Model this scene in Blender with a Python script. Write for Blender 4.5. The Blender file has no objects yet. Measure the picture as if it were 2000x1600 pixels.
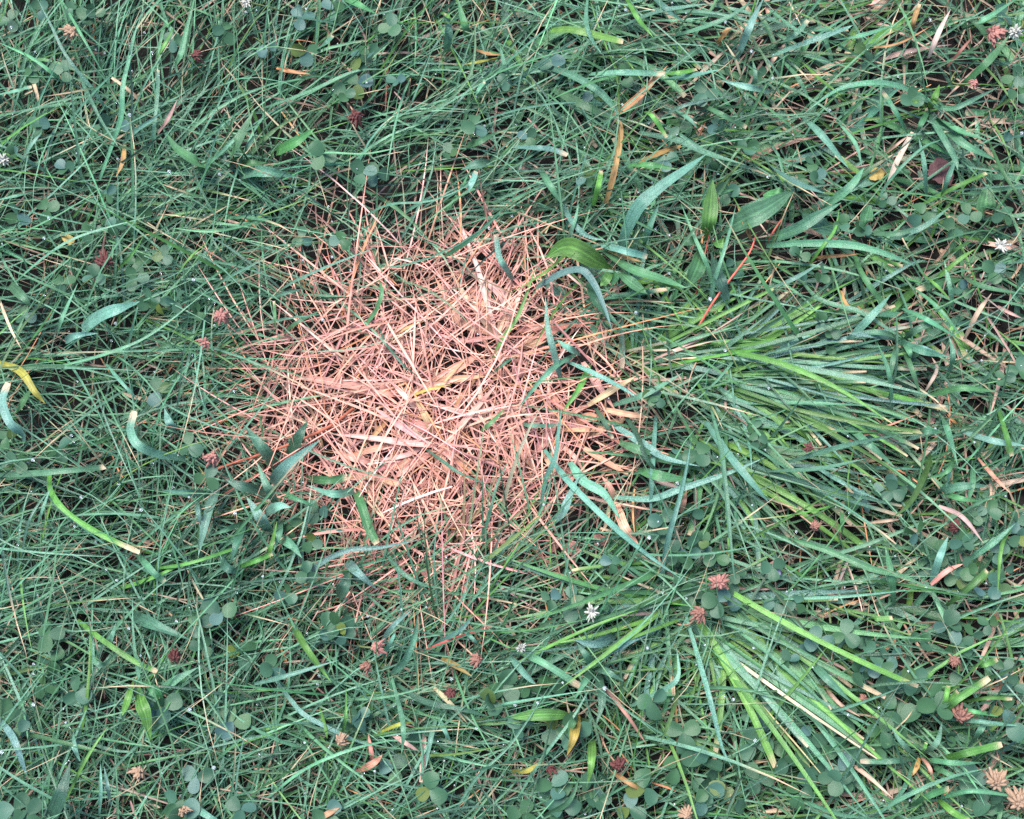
import bpy, math
import numpy as np
from mathutils import Vector

rng = np.random.default_rng(11)
R = math.radians
scene = bpy.context.scene
col = scene.collection

# ------------------------------------------------------------------ camera
CAM_D = 0.92                    # metres from the lens to the middle of the lawn seen
TILT = R(9.0)                   # held almost straight down
TANH = 0.32 / CAM_D             # half width 0.32 m at that distance
cam = bpy.data.cameras.new('camera')
cam_o = bpy.data.objects.new('camera', cam)
col.objects.link(cam_o)
CAM = np.array((0.0, -CAM_D * math.sin(TILT), CAM_D * math.cos(TILT)))
cam_o.location = CAM
cam_o.rotation_euler = (TILT, 0, 0)
cam.sensor_fit = 'HORIZONTAL'
cam.angle = 2 * math.atan(TANH)
cam.clip_start = 0.02
cam.clip_end = 300
scene.camera = cam_o

# ------------------------------------------------------------------ light
SUN_EL, SUN_AZ = R(66), R(-40)
world = bpy.data.worlds.new('World')
scene.world = world
world.use_nodes = True
wn = world.node_tree
wn.nodes.clear()
sky = wn.nodes.new('ShaderNodeTexSky')
sky.sky_type = 'NISHITA'
sky.sun_disc = False
sky.sun_elevation = SUN_EL
sky.sun_rotation = SUN_AZ
bg = wn.nodes.new('ShaderNodeBackground')
bg.inputs['Strength'].default_value = 0.055
wo = wn.nodes.new('ShaderNodeOutputWorld')
wn.links.new(sky.outputs[0], bg.inputs[0])
wn.links.new(bg.outputs[0], wo.inputs[0])
sun = bpy.data.lights.new('sun', 'SUN')
sun.energy = 1.5
sun.angle = R(26)
sun.color = (1.0, 0.95, 0.88)
sun_o = bpy.data.objects.new('sun', sun)
col.objects.link(sun_o)
sd = Vector((math.sin(SUN_AZ) * math.cos(SUN_EL), math.cos(SUN_AZ) * math.cos(SUN_EL), math.sin(SUN_EL)))
sun_o.rotation_euler = (-sd).to_track_quat('-Z', 'Y').to_euler()
sun_o.location = sd * 5
scene.view_settings.view_transform = 'Standard'
scene.view_settings.look = 'None'
scene.view_settings.gamma = 1.0
scene.view_settings.exposure = 2.2
scene.render.filter_size = 1.1
scene.cycles.max_bounces = 6
scene.cycles.diffuse_bounces = 1
scene.cycles.transparent_max_bounces = 4
scene.cycles.use_denoising = False

# ------------------------------------------------------------------ pixel helpers
FWD = np.array((0, math.sin(TILT), -math.cos(TILT)))
UP = np.array((0, math.cos(TILT), math.sin(TILT)))
RIGHT = np.array((1.0, 0, 0))

def G(u, v, z=0.0):
    """photo pixel -> point at height z above the soil"""
    u = np.asarray(u, float); v = np.asarray(v, float)
    z = np.broadcast_to(np.asarray(z, float), u.shape)
    d = FWD + ((u - 1000) / 1000 * TANH)[..., None] * RIGHT + ((800 - v) / 1000 * TANH)[..., None] * UP
    k = (z - CAM[2]) / d[..., 2]
    return CAM + d * k[..., None]

def P(xyz):
    """point -> photo pixel"""
    q = np.asarray(xyz, float) - CAM
    f = q @ FWD
    return np.stack([1000 + (q @ RIGHT) / f / TANH * 1000, 800 - (q @ UP) / f / TANH * 1000], -1)

PX = 0.00032                    # metres per photo pixel

def smooth(a, b, x):
    t = np.clip((x - a) / (b - a), 0, 1)
    return t * t * (3 - 2 * t)

# coherent noise by a few random sines (for masks and fields)
_k = rng.normal(size=(14, 2)); _p = rng.uniform(0, 6.28, 14)
def wob(u, v, s):
    r = 0
    for i in range(14):
        r = r + np.sin((u * _k[i, 0] + v * _k[i, 1]) / s + _p[i])
    return r / 3.7

def deadness(u, v):
    """1 in the middle of the dead patch, 0 outside"""
    u = np.asarray(u, float); v = np.asarray(v, float)
    du = np.where(u > 880, (u - 880) / 330, (u - 880) / 345)
    dv = np.where(v > 790, (v - 790) / 350, (v - 790) / 300)
    tilt_uv = 0.25 * du * dv      # upper left cut away
    r = np.sqrt(np.maximum(du * du + dv * dv - 2 * tilt_uv * -0.5, 0))
    r = r + 0.10 * wob(u, v, 110) + 0.06 * wob(v, u, 45)
    return 1 - smooth(0.74, 1.16, r)

# ------------------------------------------------------------------ materials
def new_mat(name):
    m = bpy.data.materials.new(name)
    m.use_nodes = True
    nt = m.node_tree
    nt.nodes.clear()
    return m, nt

def N(nt, t, **kw):
    n = nt.nodes.new(t)
    for k, v in kw.items():
        if k.startswith('_'):
            n.inputs[k[1:]].default_value = v
        else:
            setattr(n, k, v)
    return n

def blade_material(name, stripes, translucency, rough, dewy=True, obj_random=False, base=None):
    m, nt = new_mat(name)
    L = nt.links.new
    out = N(nt, 'ShaderNodeOutputMaterial')
    att = N(nt, 'ShaderNodeAttribute', attribute_name='Col')
    tc = N(nt, 'ShaderNodeTexCoord')
    geo = N(nt, 'ShaderNodeNewGeometry')
    colour = att.outputs['Color']
    # blotchy natural colour variation
    nz = N(nt, 'ShaderNodeTexNoise'); nz.inputs['Scale'].default_value = 170; nz.inputs['Detail'].default_value = 4
    L(geo.outputs['Position'], nz.inputs['Vector'])
    mr = N(nt, 'ShaderNodeMapRange'); mr.inputs['From Min'].default_value = .25; mr.inputs['From Max'].default_value = .75
    mr.inputs['To Min'].default_value = .72; mr.inputs['To Max'].default_value = 1.28
    L(nz.outputs['Fac'], mr.inputs['Value'])
    mul = N(nt, 'ShaderNodeVectorMath', operation='SCALE')
    L(colour, mul.inputs[0]); L(mr.outputs[0], mul.inputs['Scale'])
    colour = mul.outputs[0]
    bump_h = None
    if stripes:
        uv = N(nt, 'ShaderNodeUVMap')
        sep = N(nt, 'ShaderNodeSeparateXYZ'); L(uv.outputs[0], sep.inputs[0])
        m1 = N(nt, 'ShaderNodeMath', operation='MULTIPLY'); m1.inputs[1].default_value = stripes * 6.2832
        L(sep.outputs[0], m1.inputs[0])
        sn = N(nt, 'ShaderNodeMath', operation='COSINE'); L(m1.outputs[0], sn.inputs[0])
        mr2 = N(nt, 'ShaderNodeMapRange'); mr2.inputs['From Min'].default_value = -1
        mr2.inputs['To Min'].default_value = .84; mr2.inputs['To Max'].default_value = 1.14
        L(sn.outputs[0], mr2.inputs['Value'])
        # pale midrib
        m3 = N(nt, 'ShaderNodeMath', operation='SUBTRACT'); m3.inputs[1].default_value = .5; L(sep.outputs[0], m3.inputs[0])
        m4 = N(nt, 'ShaderNodeMath', operation='ABSOLUTE'); L(m3.outputs[0], m4.inputs[0])
        mr3 = N(nt, 'ShaderNodeMapRange'); mr3.inputs['From Min'].default_value = .03; mr3.inputs['From Max'].default_value = .07
        mr3.inputs['To Min'].default_value = 1.3; mr3.inputs['To Max'].default_value = 1.0
        L(m4.outputs[0], mr3.inputs['Value'])
        mm = N(nt, 'ShaderNodeMath', operation='MULTIPLY'); L(mr2.outputs[0], mm.inputs[0]); L(mr3.outputs[0], mm.inputs[1])
        mul2 = N(nt, 'ShaderNodeVectorMath', operation='SCALE'); L(colour, mul2.inputs[0]); L(mm.outputs[0], mul2.inputs['Scale'])
        colour = mul2.outputs[0]
        bump_h = sn.outputs[0]
    pr = N(nt, 'ShaderNodeBsdfPrincipled')
    pr.inputs['Roughness'].default_value = rough
    pr.inputs['IOR'].default_value = 1.45
    if dewy:
        n2 = N(nt, 'ShaderNodeTexNoise'); n2.inputs['Scale'].default_value = 1500; n2.inputs['Detail'].default_value = 2
        L(geo.outputs['Position'], n2.inputs['Vector'])
        mr4 = N(nt, 'ShaderNodeMapRange'); mr4.inputs['From Min'].default_value = .36; mr4.inputs['From Max'].default_value = .66
        L(n2.outputs['Fac'], mr4.inputs['Value'])
        dm = N(nt, 'ShaderNodeMath', operation='MULTIPLY'); L(mr4.outputs[0], dm.inputs[0]); L(att.outputs['Alpha'], dm.inputs[1])
        mx = N(nt, 'ShaderNodeMix', data_type='RGBA')
        L(dm.outputs[0], mx.inputs['Factor']); L(colour, mx.inputs[6]); mx.inputs[7].default_value = (.38, .62, .60, 1)
        colour = mx.outputs[2]
        bp = N(nt, 'ShaderNodeBump'); bp.inputs['Strength'].default_value = .35; bp.inputs['Distance'].default_value = .0004
        L(mr4.outputs[0], bp.inputs['Height'])
        L(bp.outputs[0], pr.inputs['Normal'])
    L(colour, pr.inputs['Base Color'])
    tr = N(nt, 'ShaderNodeBsdfTranslucent')
    sc2 = N(nt, 'ShaderNodeVectorMath', operation='MULTIPLY'); sc2.inputs[1].default_value = (1.25, 1.3, .8)
    L(colour, sc2.inputs[0]); L(sc2.outputs[0], tr.inputs['Color'])
    ms = N(nt, 'ShaderNodeMixShader'); ms.inputs[0].default_value = translucency
    L(pr.outputs[0], ms.inputs[1]); L(tr.outputs[0], ms.inputs[2]); L(ms.outputs[0], out.inputs['Surface'])
    return m

M_FINE = blade_material('fine_grass', 0, .12, .36)
M_BLADE = blade_material('grass_blade', 5, .14, .36)
M_LEAF = blade_material('plantain_leaf', 4, .2, .38)
M_DEAD = blade_material('dead_straw', 4, .12, .6, dewy=False)
M_DEADF = blade_material('dead_fine', 0, .12, .6, dewy=False)

def clover_material():
    m, nt = new_mat('clover_leaf')
    L = nt.links.new
    out = N(nt, 'ShaderNodeOutputMaterial')
    oi = N(nt, 'ShaderNodeObjectInfo')
    cr = N(nt, 'ShaderNodeValToRGB')
    e = cr.color_ramp.elements
    e[0].position = 0; e[0].color = (.05, .125, .08, 1)
    e[1].position = .5; e[1].color = (.055, .145, .062, 1)
    for p, c in ((.78, (.060, .155, .11, 1)), (.90, (.085, .18, .175, 1)), (.95, (.045, .125, .055, 1)), (.99, (.13, .18, .04, 1))):
        el = cr.color_ramp.elements.new(p); el.color = c
    L(oi.outputs['Random'], cr.inputs[0])
    tc = N(nt, 'ShaderNodeTexCoord')
    nz = N(nt, 'ShaderNodeTexNoise'); nz.inputs['Scale'].default_value = 420; nz.inputs['Detail'].default_value = 4
    L(tc.outputs['Object'], nz.inputs['Vector'])
    mr = N(nt, 'ShaderNodeMapRange'); mr.inputs['From Min'].default_value = .3; mr.inputs['From Max'].default_value = .7
    mr.inputs['To Min'].default_value = .75; mr.inputs['To Max'].default_value = 1.25
    L(nz.outputs['Fac'], mr.inputs['Value'])
    # pale chevron across each leaflet and fine side veins (uv: across, along)
    uv = N(nt, 'ShaderNodeUVMap'); sep = N(nt, 'ShaderNodeSeparateXYZ'); L(uv.outputs[0], sep.inputs[0])
    a = N(nt, 'ShaderNodeMath', operation='SUBTRACT'); a.inputs[1].default_value = .5; L(sep.outputs[0], a.inputs[0])
    b = N(nt, 'ShaderNodeMath', operation='ABSOLUTE'); L(a.outputs[0], b.inputs[0])
    c = N(nt, 'ShaderNodeMath', operation='MULTIPLY'); c.inputs[1].default_value = .55; L(b.outputs[0], c.inputs[0])
    d = N(nt, 'ShaderNodeMath', operation='SUBTRACT'); L(sep.outputs[1], d.inputs[0]); L(c.outputs[0], d.inputs[1])
    vn = N(nt, 'ShaderNodeMath', operation='MULTIPLY'); vn.inputs[1].default_value = 70; L(d.outputs[0], vn.inputs[0])
    vs = N(nt, 'ShaderNodeMath', operation='SINE'); L(vn.outputs[0], vs.inputs[0])
    mr2 = N(nt, 'ShaderNodeMapRange'); mr2.inputs['From Min'].default_value = -1; mr2.inputs['To Min'].default_value = .92; mr2.inputs['To Max'].default_value = 1.08
    L(vs.outputs[0], mr2.inputs['Value'])
    mm = N(nt, 'ShaderNodeMath', operation='MULTIPLY'); L(mr.outputs[0], mm.inputs[0]); L(mr2.outputs[0], mm.inputs[1])
    ml = N(nt, 'ShaderNodeVectorMath', operation='SCALE'); L(cr.outputs[0], ml.inputs[0]); L(mm.outputs[0], ml.inputs['Scale'])
    pr = N(nt, 'ShaderNodeBsdfPrincipled'); pr.inputs['Roughness'].default_value = .42
    L(ml.outputs[0], pr.inputs['Base Color'])
    bp = N(nt, 'ShaderNodeBump'); bp.inputs['Strength'].default_value = .3; bp.inputs['Distance'].default_value = .0004
    L(nz.outputs['Fac'], bp.inputs['Height']); L(bp.outputs[0], pr.inputs['Normal'])
    tr = N(nt, 'ShaderNodeBsdfTranslucent'); L(ml.outputs[0], tr.inputs['Color'])
    ms = N(nt, 'ShaderNodeMixShader'); ms.inputs[0].default_value = .18
    L(pr.outputs[0], ms.inputs[1]); L(tr.outputs[0], ms.inputs[2]); L(ms.outputs[0], out.inputs['Surface'])
    return m
M_CLOVER = clover_material()

def simple_material(name, c1, c2, scale, rough=.7, bump=.4, trans=0.0):
    m, nt = new_mat(name)
    L = nt.links.new
    out = N(nt, 'ShaderNodeOutputMaterial')
    geo = N(nt, 'ShaderNodeNewGeometry')
    nz = N(nt, 'ShaderNodeTexNoise'); nz.inputs['Scale'].default_value = scale; nz.inputs['Detail'].default_value = 6
    nz.inputs['Roughness'].default_value = .65
    L(geo.outputs['Position'], nz.inputs['Vector'])
    mr = N(nt, 'ShaderNodeMapRange'); mr.inputs['From Min'].default_value = .3; mr.inputs['From Max'].default_value = .7
    L(nz.outputs['Fac'], mr.inputs['Value'])
    mx = N(nt, 'ShaderNodeMix', data_type='RGBA'); L(mr.outputs[0], mx.inputs['Factor'])
    mx.inputs[6].default_value = (*c1, 1); mx.inputs[7].default_value = (*c2, 1)
    pr = N(nt, 'ShaderNodeBsdfPrincipled'); pr.inputs['Roughness'].default_value = rough
    L(mx.outputs[2], pr.inputs['Base Color'])
    bp = N(nt, 'ShaderNodeBump'); bp.inputs['Strength'].default_value = bump; bp.inputs['Distance'].default_value = 1.0 / scale
    L(nz.outputs['Fac'], bp.inputs['Height']); L(bp.outputs[0], pr.inputs['Normal'])
    if trans:
        tr = N(nt, 'ShaderNodeBsdfTranslucent'); L(mx.outputs[2], tr.inputs['Color'])
        ms = N(nt, 'ShaderNodeMixShader'); ms.inputs[0].default_value = trans
        L(pr.outputs[0], ms.inputs[1]); L(tr.outputs[0], ms.inputs[2]); L(ms.outputs[0], out.inputs['Surface'])
    else:
        L(pr.outputs[0], out.inputs['Surface'])
    return m

M_SOIL = simple_material('soil', (.0035, .0025, .0025), (.013, .009, .008), 260, .9, .8)
M_CLOD = simple_material('soil_clod', (.006, .0045, .006), (.028, .02, .02), 420, .85, .9)
M_WHITE = simple_material('white_petal', (.50, .50, .44), (.68, .67, .62), 500, .6, .2, .25)
M_WILT = simple_material('wilted_petal', (.22, .09, .07), (.42, .22, .17), 600, .8, .4, .15)
M_WILTD = simple_material('dark_wilted_petal', (.075, .018, .02), (.20, .07, .06), 600, .8, .4, .1)
M_WILTP = simple_material('pink_wilted_petal', (.34, .12, .11), (.52, .27, .22), 600, .8, .4, .15)
M_WILTT = simple_material('tan_wilted_petal', (.30, .18, .115), (.52, .36, .25), 600, .8, .4, .15)
M_DLEAF = simple_material('dead_leaf', (.30, .13, .11), (.48, .25, .21), 500, .75, .6, .12)
M_MAROON = simple_material('maroon_leaf', (.07, .025, .03), (.14, .06, .06), 300, .6, .4, .08)
M_PURPLE = simple_material('purple_petal', (.30, .24, .50), (.50, .42, .70), 500, .6, .3, .2)
M_STALK = simple_material('clover_stalk', (.14, .20, .06), (.26, .28, .11), 300, .55, .2, .1)
M_DRYSTALK = simple_material('dry_stalk', (.40, .22, .14), (.58, .38, .26), 300, .7, .2, .1)

md, nt = new_mat('dew')
_o = N(nt, 'ShaderNodeOutputMaterial'); _g = N(nt, 'ShaderNodeBsdfPrincipled')
_g.inputs['Base Color'].default_value = (.85, .93, 1, 1); _g.inputs['Roughness'].default_value = .08
_g.inputs['Transmission Weight'].default_value = .75; _g.inputs['IOR'].default_value = 1.33
nt.links.new(_g.outputs[0], _o.inputs['Surface'])
M_DEW = md

# ------------------------------------------------------------------ mesh helpers
def make_mesh(name, verts, faces, mat, cols=None, uvs=None, flat=False):
    """verts (n,3); faces (m,4) or (m,3)"""
    verts = np.ascontiguousarray(verts, np.float32); faces = np.ascontiguousarray(faces, np.int32)
    k = faces.shape[1]; m = len(faces)
    me = bpy.data.meshes.new(name)
    me.vertices.add(len(verts)); me.vertices.foreach_set('co', verts.ravel())
    me.loops.add(m * k); me.loops.foreach_set('vertex_index', faces.ravel())
    me.polygons.add(m)
    me.polygons.foreach_set('loop_start', np.arange(0, m * k, k, dtype=np.int32))
    me.polygons.foreach_set('loop_total', np.full(m, k, np.int32))
    if not flat:
        me.polygons.foreach_set('use_smooth', np.ones(m, bool))
    if uvs is not None:
        ul = me.uv_layers.new(name='UVMap')
        ul.data.foreach_set('uv', np.ascontiguousarray(uvs[faces.ravel()], np.float32).ravel())
    if cols is not None:
        ca = me.color_attributes.new('Col', 'FLOAT_COLOR', 'POINT')
        ca.data.foreach_set('color', np.ascontiguousarray(cols, np.float32).ravel())
    me.materials.append(mat)
    me.update(calc_edges=True)
    return me

def link(name, data, parent=None, loc=None):
    o = bpy.data.objects.new(name, data)
    col.objects.link(o)
    if loc is not None:
        o.location = loc
    if parent is not None:
        o.parent = parent
    return o

REG = []            # (object, description, pixel position, category, group) -> labels are made at the end
def reg(o, desc, px, cat, group=None):
    REG.append((o, desc, (float(px[0]), float(px[1])), cat, group))

# ------------------------------------------------------------------ colours (linear albedo, alpha = dew)
PAL = dict(
    t=(.064, .185, .092, .26), g=(.062, .180, .066, .12), y=(.105, .250, .052, .05), Y=(.30, .28, .06, 0),
    d=(.034, .105, .055, .12), b=(.080, .210, .140, .38), s=(.50, .36, .27, 0), p=(.60, .285, .21, 0),
    o=(.42, .24, .10, 0), r=(.46, .12, .085, 0), k=(.16, .07, .05, 0), q=(.66, .38, .30, 0))
DEADKEYS = 'sporkq'
KEYNAME = dict(t='teal green', g='mid green', y='yellow-green', Y='yellow', d='dark green', b='dewy blue-green', s='pale straw',
               p='pinkish dead', o='orange-brown spotted', r='reddish', k='dark brown', q='bleached pink')

def jitter(c, s=.18):
    c = np.array(c, float)
    f = np.exp(rng.normal(0, s)); h = np.exp(rng.normal(0, s * .45, 3))
    c[:3] = np.clip(c[:3] * f * h, 0, .85)
    c[3] = np.clip(c[3] * rng.uniform(.5, 1.4), 0, 1)
    return c

def width_profile(kind, t):
    if kind == 'c':      # mown tip
        return np.minimum(1, .7 + 1.2 * t) * np.where(t > .985, .75, 1) * (1 - .12 * t)
    if kind == 'l':      # broad leaf on a stalk
        w = np.sin(np.pi * np.clip((t - .10) / .90, 0, 1) ** .85) ** .75
        return np.maximum(w, .18 * (1 - smooth(.9, 1, t)) + .02)
    if kind == 'w':      # lance leaf of crabgrass
        return np.minimum(1, .72 + 1.8 * t) * np.clip(1 - np.maximum(0, (t - .22) / .78) ** 1.7, .02, 1)
    if kind == 'x':      # stem
        return np.ones_like(t)
    return np.minimum(1, .6 + 1.6 * t) * np.clip(1 - np.maximum(0, (t - .40) / .60) ** 2.0, .03, 1)

def ribbon(path, width, kind, key, cross=4, roll=None, fold=None, colour=None, tipcol=None, spots=False):
    """path (n,3) -> verts, faces, cols, uvs of a curved blade with a folded cross section"""
    n = len(path)
    t = np.linspace(0, 1, n)
    tan = np.gradient(path, axis=0)
    tan /= np.linalg.norm(tan, axis=1)[:, None] + 1e-12
    side = np.cross(tan, (0, 0, 1.0))
    ln = np.linalg.norm(side, axis=1)[:, None]
    side = np.where(ln > .15, side / (ln + 1e-9), np.array((1.0, 0, 0)))
    nor = np.cross(side, tan)
    r0 = rng.normal(0, .28) if roll is None else roll
    tw = r0 + rng.normal(0, .25) * (t - .5)
    ca, sa = np.cos(tw)[:, None], np.sin(tw)[:, None]
    side, nor = side * ca + nor * sa, nor * ca - side * sa
    w = width * width_profile(kind, t) * .5 * (1 + .05 * np.sin(t * rng.uniform(8, 20) + rng.uniform(0, 6)))
    f = rng.uniform(.08, .40) if fold is None else fold
    a = np.linspace(-1, 1, cross + 1)
    V = path[:, None] + side[:, None] * (a[None, :, None] * w[:, None, None]) + nor[:, None] * ((np.abs(a) ** 1.3 * f)[None, :, None] * w[:, None, None])
    V[..., 2] = np.maximum(V[..., 2], .0015)
    idx = np.arange(n * (cross + 1)).reshape(n, cross + 1)
    F = np.stack([idx[:-1, :-1], idx[:-1, 1:], idx[1:, 1:], idx[1:, :-1]], -1).reshape(-1, 4)
    c = jitter(PAL[key]) if colour is None else np.asarray(colour, float)
    C = np.tile(c, (n, cross + 1, 1))
    # slow drift of tone along the blade
    C[..., :3] *= (1 + .14 * np.sin(t * rng.uniform(3, 7) + rng.uniform(0, 6)))[:, None, None]
    if kind == 'c' or tipcol is not None:
        tc_ = np.array(tipcol if tipcol is not None else (.60, .44, .30, 0))
        st = rng.uniform(.86, .955)
        m = smooth(st, min(st + .05, 1), t)[:, None, None] * (.9 if kind == 'c' else 1)
        C = C * (1 - m) + tc_ * m
    if spots:
        for _ in range(rng.integers(4, 9)):
            ti, ai = rng.uniform(.1, .95), rng.uniform(-1, 1)
            m = np.exp(-((t[:, None] - ti) / .03) ** 2 - ((a[None, :] - ai) / .5) ** 2)[..., None] * .9
            C = C * (1 - m) + np.array((.05, .02, .012, 0)) * m
    U = np.stack(np.broadcast_arrays((a * .5 + .5)[None, :], t[:, None]), -1).reshape(-1, 2)
    return V.reshape(-1, 3), F, C.reshape(-1, 4), U

def catmull(pts, n):
    pts = np.asarray(pts, float)
    if len(pts) == 2:
        mid = pts.mean(0) + (pts[1] - pts[0])[::-1] * np.array((1, -1)) * rng.normal(0, .03)
        pts = np.array((pts[0], mid, pts[1]))
    e = np.vstack([2 * pts[0] - pts[1], pts, 2 * pts[-1] - pts[-2]])
    s = np.linspace(0, len(pts) - 1, n)
    i = np.minimum(s.astype(int), len(pts) - 2); f = (s - i)[:, None]
    p0, p1, p2, p3 = e[i], e[i + 1], e[i + 2], e[i + 3]
    return .5 * (2 * p1 + (p2 - p0) * f + (2 * p0 - 5 * p1 + 4 * p2 - p3) * f * f + (3 * p1 - 3 * p2 + p3 - p0) * f ** 3)

def blade_from_line(line):
    """'key[profile][@height_cm] width_px u,v u,v ...' base first -> path, width, kind, key, pixels"""
    tok = line.split()
    head = tok[0]; zc = None
    if '@' in head:
        head, zz = head.split('@'); zc = float(zz) / 100 * (1.2 if head[0] not in DEADKEYS else .8)
    key = head[0]; kind = head[1] if len(head) > 1 else ('x' if key == 'r' else 'p')
    wpx = float(tok[1])
    pts = np.array([[float(a) for a in q.split(',')] for q in tok[2:]])
    mid = pts[len(pts) // 2]
    dd = float(deadness(*mid))
    if zc is None:
        zc = (.048 if key not in DEADKEYS else .036) * (1 - dd) + (.0155 if key in DEADKEYS else .030) * dd
        zc *= rng.uniform(.88, 1.12)
    ln = np.linalg.norm(np.diff(pts, axis=0), axis=1).sum()
    n = int(np.clip(ln / 9, 8, 30))
    uv = catmull(pts, n)
    t = np.linspace(0, 1, n)
    flat = key in DEADKEYS
    z0 = zc * (.62 if flat else .42)
    z = z0 + (zc - z0) * np.minimum(1, t / .45) ** .75 - (zc * rng.uniform(.02, .22)) * smooth(.55, 1, t)
    z = z + .0012 * np.sin(t * 9 + rng.uniform(0, 6))
    return G(uv[:, 0], uv[:, 1], z), wpx * PX * .95, kind, key, pts

def curve_word(pts):
    if len(pts) < 3:
        return ''
    a, b = pts[0], pts[-1]; ch = np.linalg.norm(b - a) + 1e-6
    m = max(abs((b - a)[0] * (p - a)[1] - (b - a)[1] * (p - a)[0]) / ch for p in pts[1:-1])
    return 'curved ' if m / ch > .10 else ''

def blade_object(name, line, parent=None, origin=None):
    path, w, kind, key, pts = blade_from_line(line)
    mat = M_DEAD if key in DEADKEYS else (M_LEAF if kind == 'l' else M_BLADE)
    cross = 6 if w > 18 * PX else 4
    V, F, C, U = ribbon(path, w, kind, key, cross, spots=(key == 'o'), fold=(.22 if kind == 'l' else None))
    if kind == 'x':      # a stem is a tube
        V, F, C, U = tube(path, w * .5, C[0])
    og = path[0] if origin is None else np.asarray(origin)
    o = link(name, make_mesh(name, V - og, F, mat, C, U), parent, None if parent else og)
    return o, pts, key, w

def tube(path, rad, colour=None, sides=5, taper=.7):
    n = len(path); t = np.linspace(0, 1, n)
    tan = np.gradient(path, axis=0); tan /= np.linalg.norm(tan, axis=1)[:, None] + 1e-12
    a0 = np.array((.31, .2, .93)); s = np.cross(tan, a0); s /= np.linalg.norm(s, axis=1)[:, None] + 1e-9
    u = np.cross(s, tan)
    th = np.arange(sides) / sides * 2 * np.pi
    r = rad * (1 - (1 - taper) * t)
    V = path[:, None] + (s[:, None] * np.cos(th)[None, :, None] + u[:, None] * np.sin(th)[None, :, None]) * r[:, None, None]
    idx = np.arange(n * sides).reshape(n, sides); nx = np.roll(idx, -1, 1)
    F = np.stack([idx[:-1], nx[:-1], nx[1:], idx[1:]], -1).reshape(-1, 4)
    C = None if colour is None else np.tile(np.asarray(colour, float), (n * sides, 1))
    U = np.stack(np.broadcast_arrays(np.linspace(0, 1, sides)[None, :], t[:, None]), -1).reshape(-1, 2)
    return V.reshape(-1, 3), F, C, U

# ------------------------------------------------------------------ the ground
def ground():
    n = 121
    g = np.linspace(-1, 1, n); g = np.sign(g) * (np.abs(g) ** 3) * 60
    X, Y = np.meshgrid(g, g)
    r = np.hypot(X, Y)
    Z = np.where(r < 3, .002 * wob(X * 4000, Y * 4000, 160) - .002, -.002)
    V = np.stack([X, Y, Z], -1).reshape(-1, 3)
    idx = np.arange(n * n).reshape(n, n)
    F = np.stack([idx[:-1, :-1], idx[:-1, 1:], idx[1:, 1:], idx[1:, :-1]], -1).reshape(-1, 4)
    o = link('ground', make_mesh('ground', V, F, M_SOIL))
    o['kind'] = 'structure'; o['label'] = 'dark moist soil under the lawn'
ground()

# ------------------------------------------------------------------ fine grass as stuff
def field_blades(root, az, length, width, el0, el1, kcurve, cols, segs=6, kind='p', tip=None, roll_s=.5, fold=.35, zmin=.002):
    """many blades at once; root (n,2|3), az radians, elevations at base/tip -> verts, faces, cols"""
    n = len(root)
    t = np.linspace(0, 1, segs + 1)
    el = el0[:, None] + (el1 - el0)[:, None] * t[None] ** .8
    a = az[:, None] + kcurve[:, None] * t[None]
    d = np.stack([np.cos(el) * np.cos(a), np.cos(el) * np.sin(a), np.sin(el)], -1)
    st = length[:, None, None] / segs * d
    path = np.concatenate([np.zeros((n, 1, 3)), np.cumsum(.5 * (st[:, :-1] + st[:, 1:]), 1)], 1)
    path[..., :2] += root[:, None, :2]
    if root.shape[1] == 3:
        path[..., 2] += root[:, None, 2]
    path[..., 2] = np.maximum(path[..., 2], zmin)
    side = np.stack([-np.sin(a), np.cos(a), np.zeros_like(a)], -1)
    nor = np.cross(d, side)
    nor = np.where(nor[..., 2:3] < 0, -nor, nor)
    rl = rng.normal(0, roll_s, n)[:, None] + rng.normal(0, .5, n)[:, None] * t[None]
    ca, sa = np.cos(rl)[..., None], np.sin(rl)[..., None]
    side, nor = side * ca + nor * sa, nor * ca - side * sa
    w = (width[:, None] * width_profile(kind, t)[None] * .5)[..., None]
    Ls = path - side * w + nor * w * fold; Rs = path + side * w + nor * w * fold
    V = np.stack([Ls, path, Rs], 2)                      # n, segs+1, 3, 3
    idx = np.arange(n * (segs + 1) * 3).reshape(n, segs + 1, 3)
    F = np.stack([idx[:, :-1, :-1], idx[:, :-1, 1:], idx[:, 1:, 1:], idx[:, 1:, :-1]], -1).reshape(-1, 4)
    C = np.broadcast_to(cols[:, None, :], (n, segs + 1, 4)).copy()
    if tip is not None:                                   # dry tips: fraction of the length per blade
        m = smooth(0, .12, t[None] - (1 - tip)[:, None])[..., None]
        C = C * (1 - m) + np.array((.56, .40, .26, 0)) * m
    C = np.broadcast_to(C[:, :, None, :], (n, segs + 1, 3, 4))
    return V.reshape(-1, 3), F, C.reshape(-1, 4), path

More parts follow.
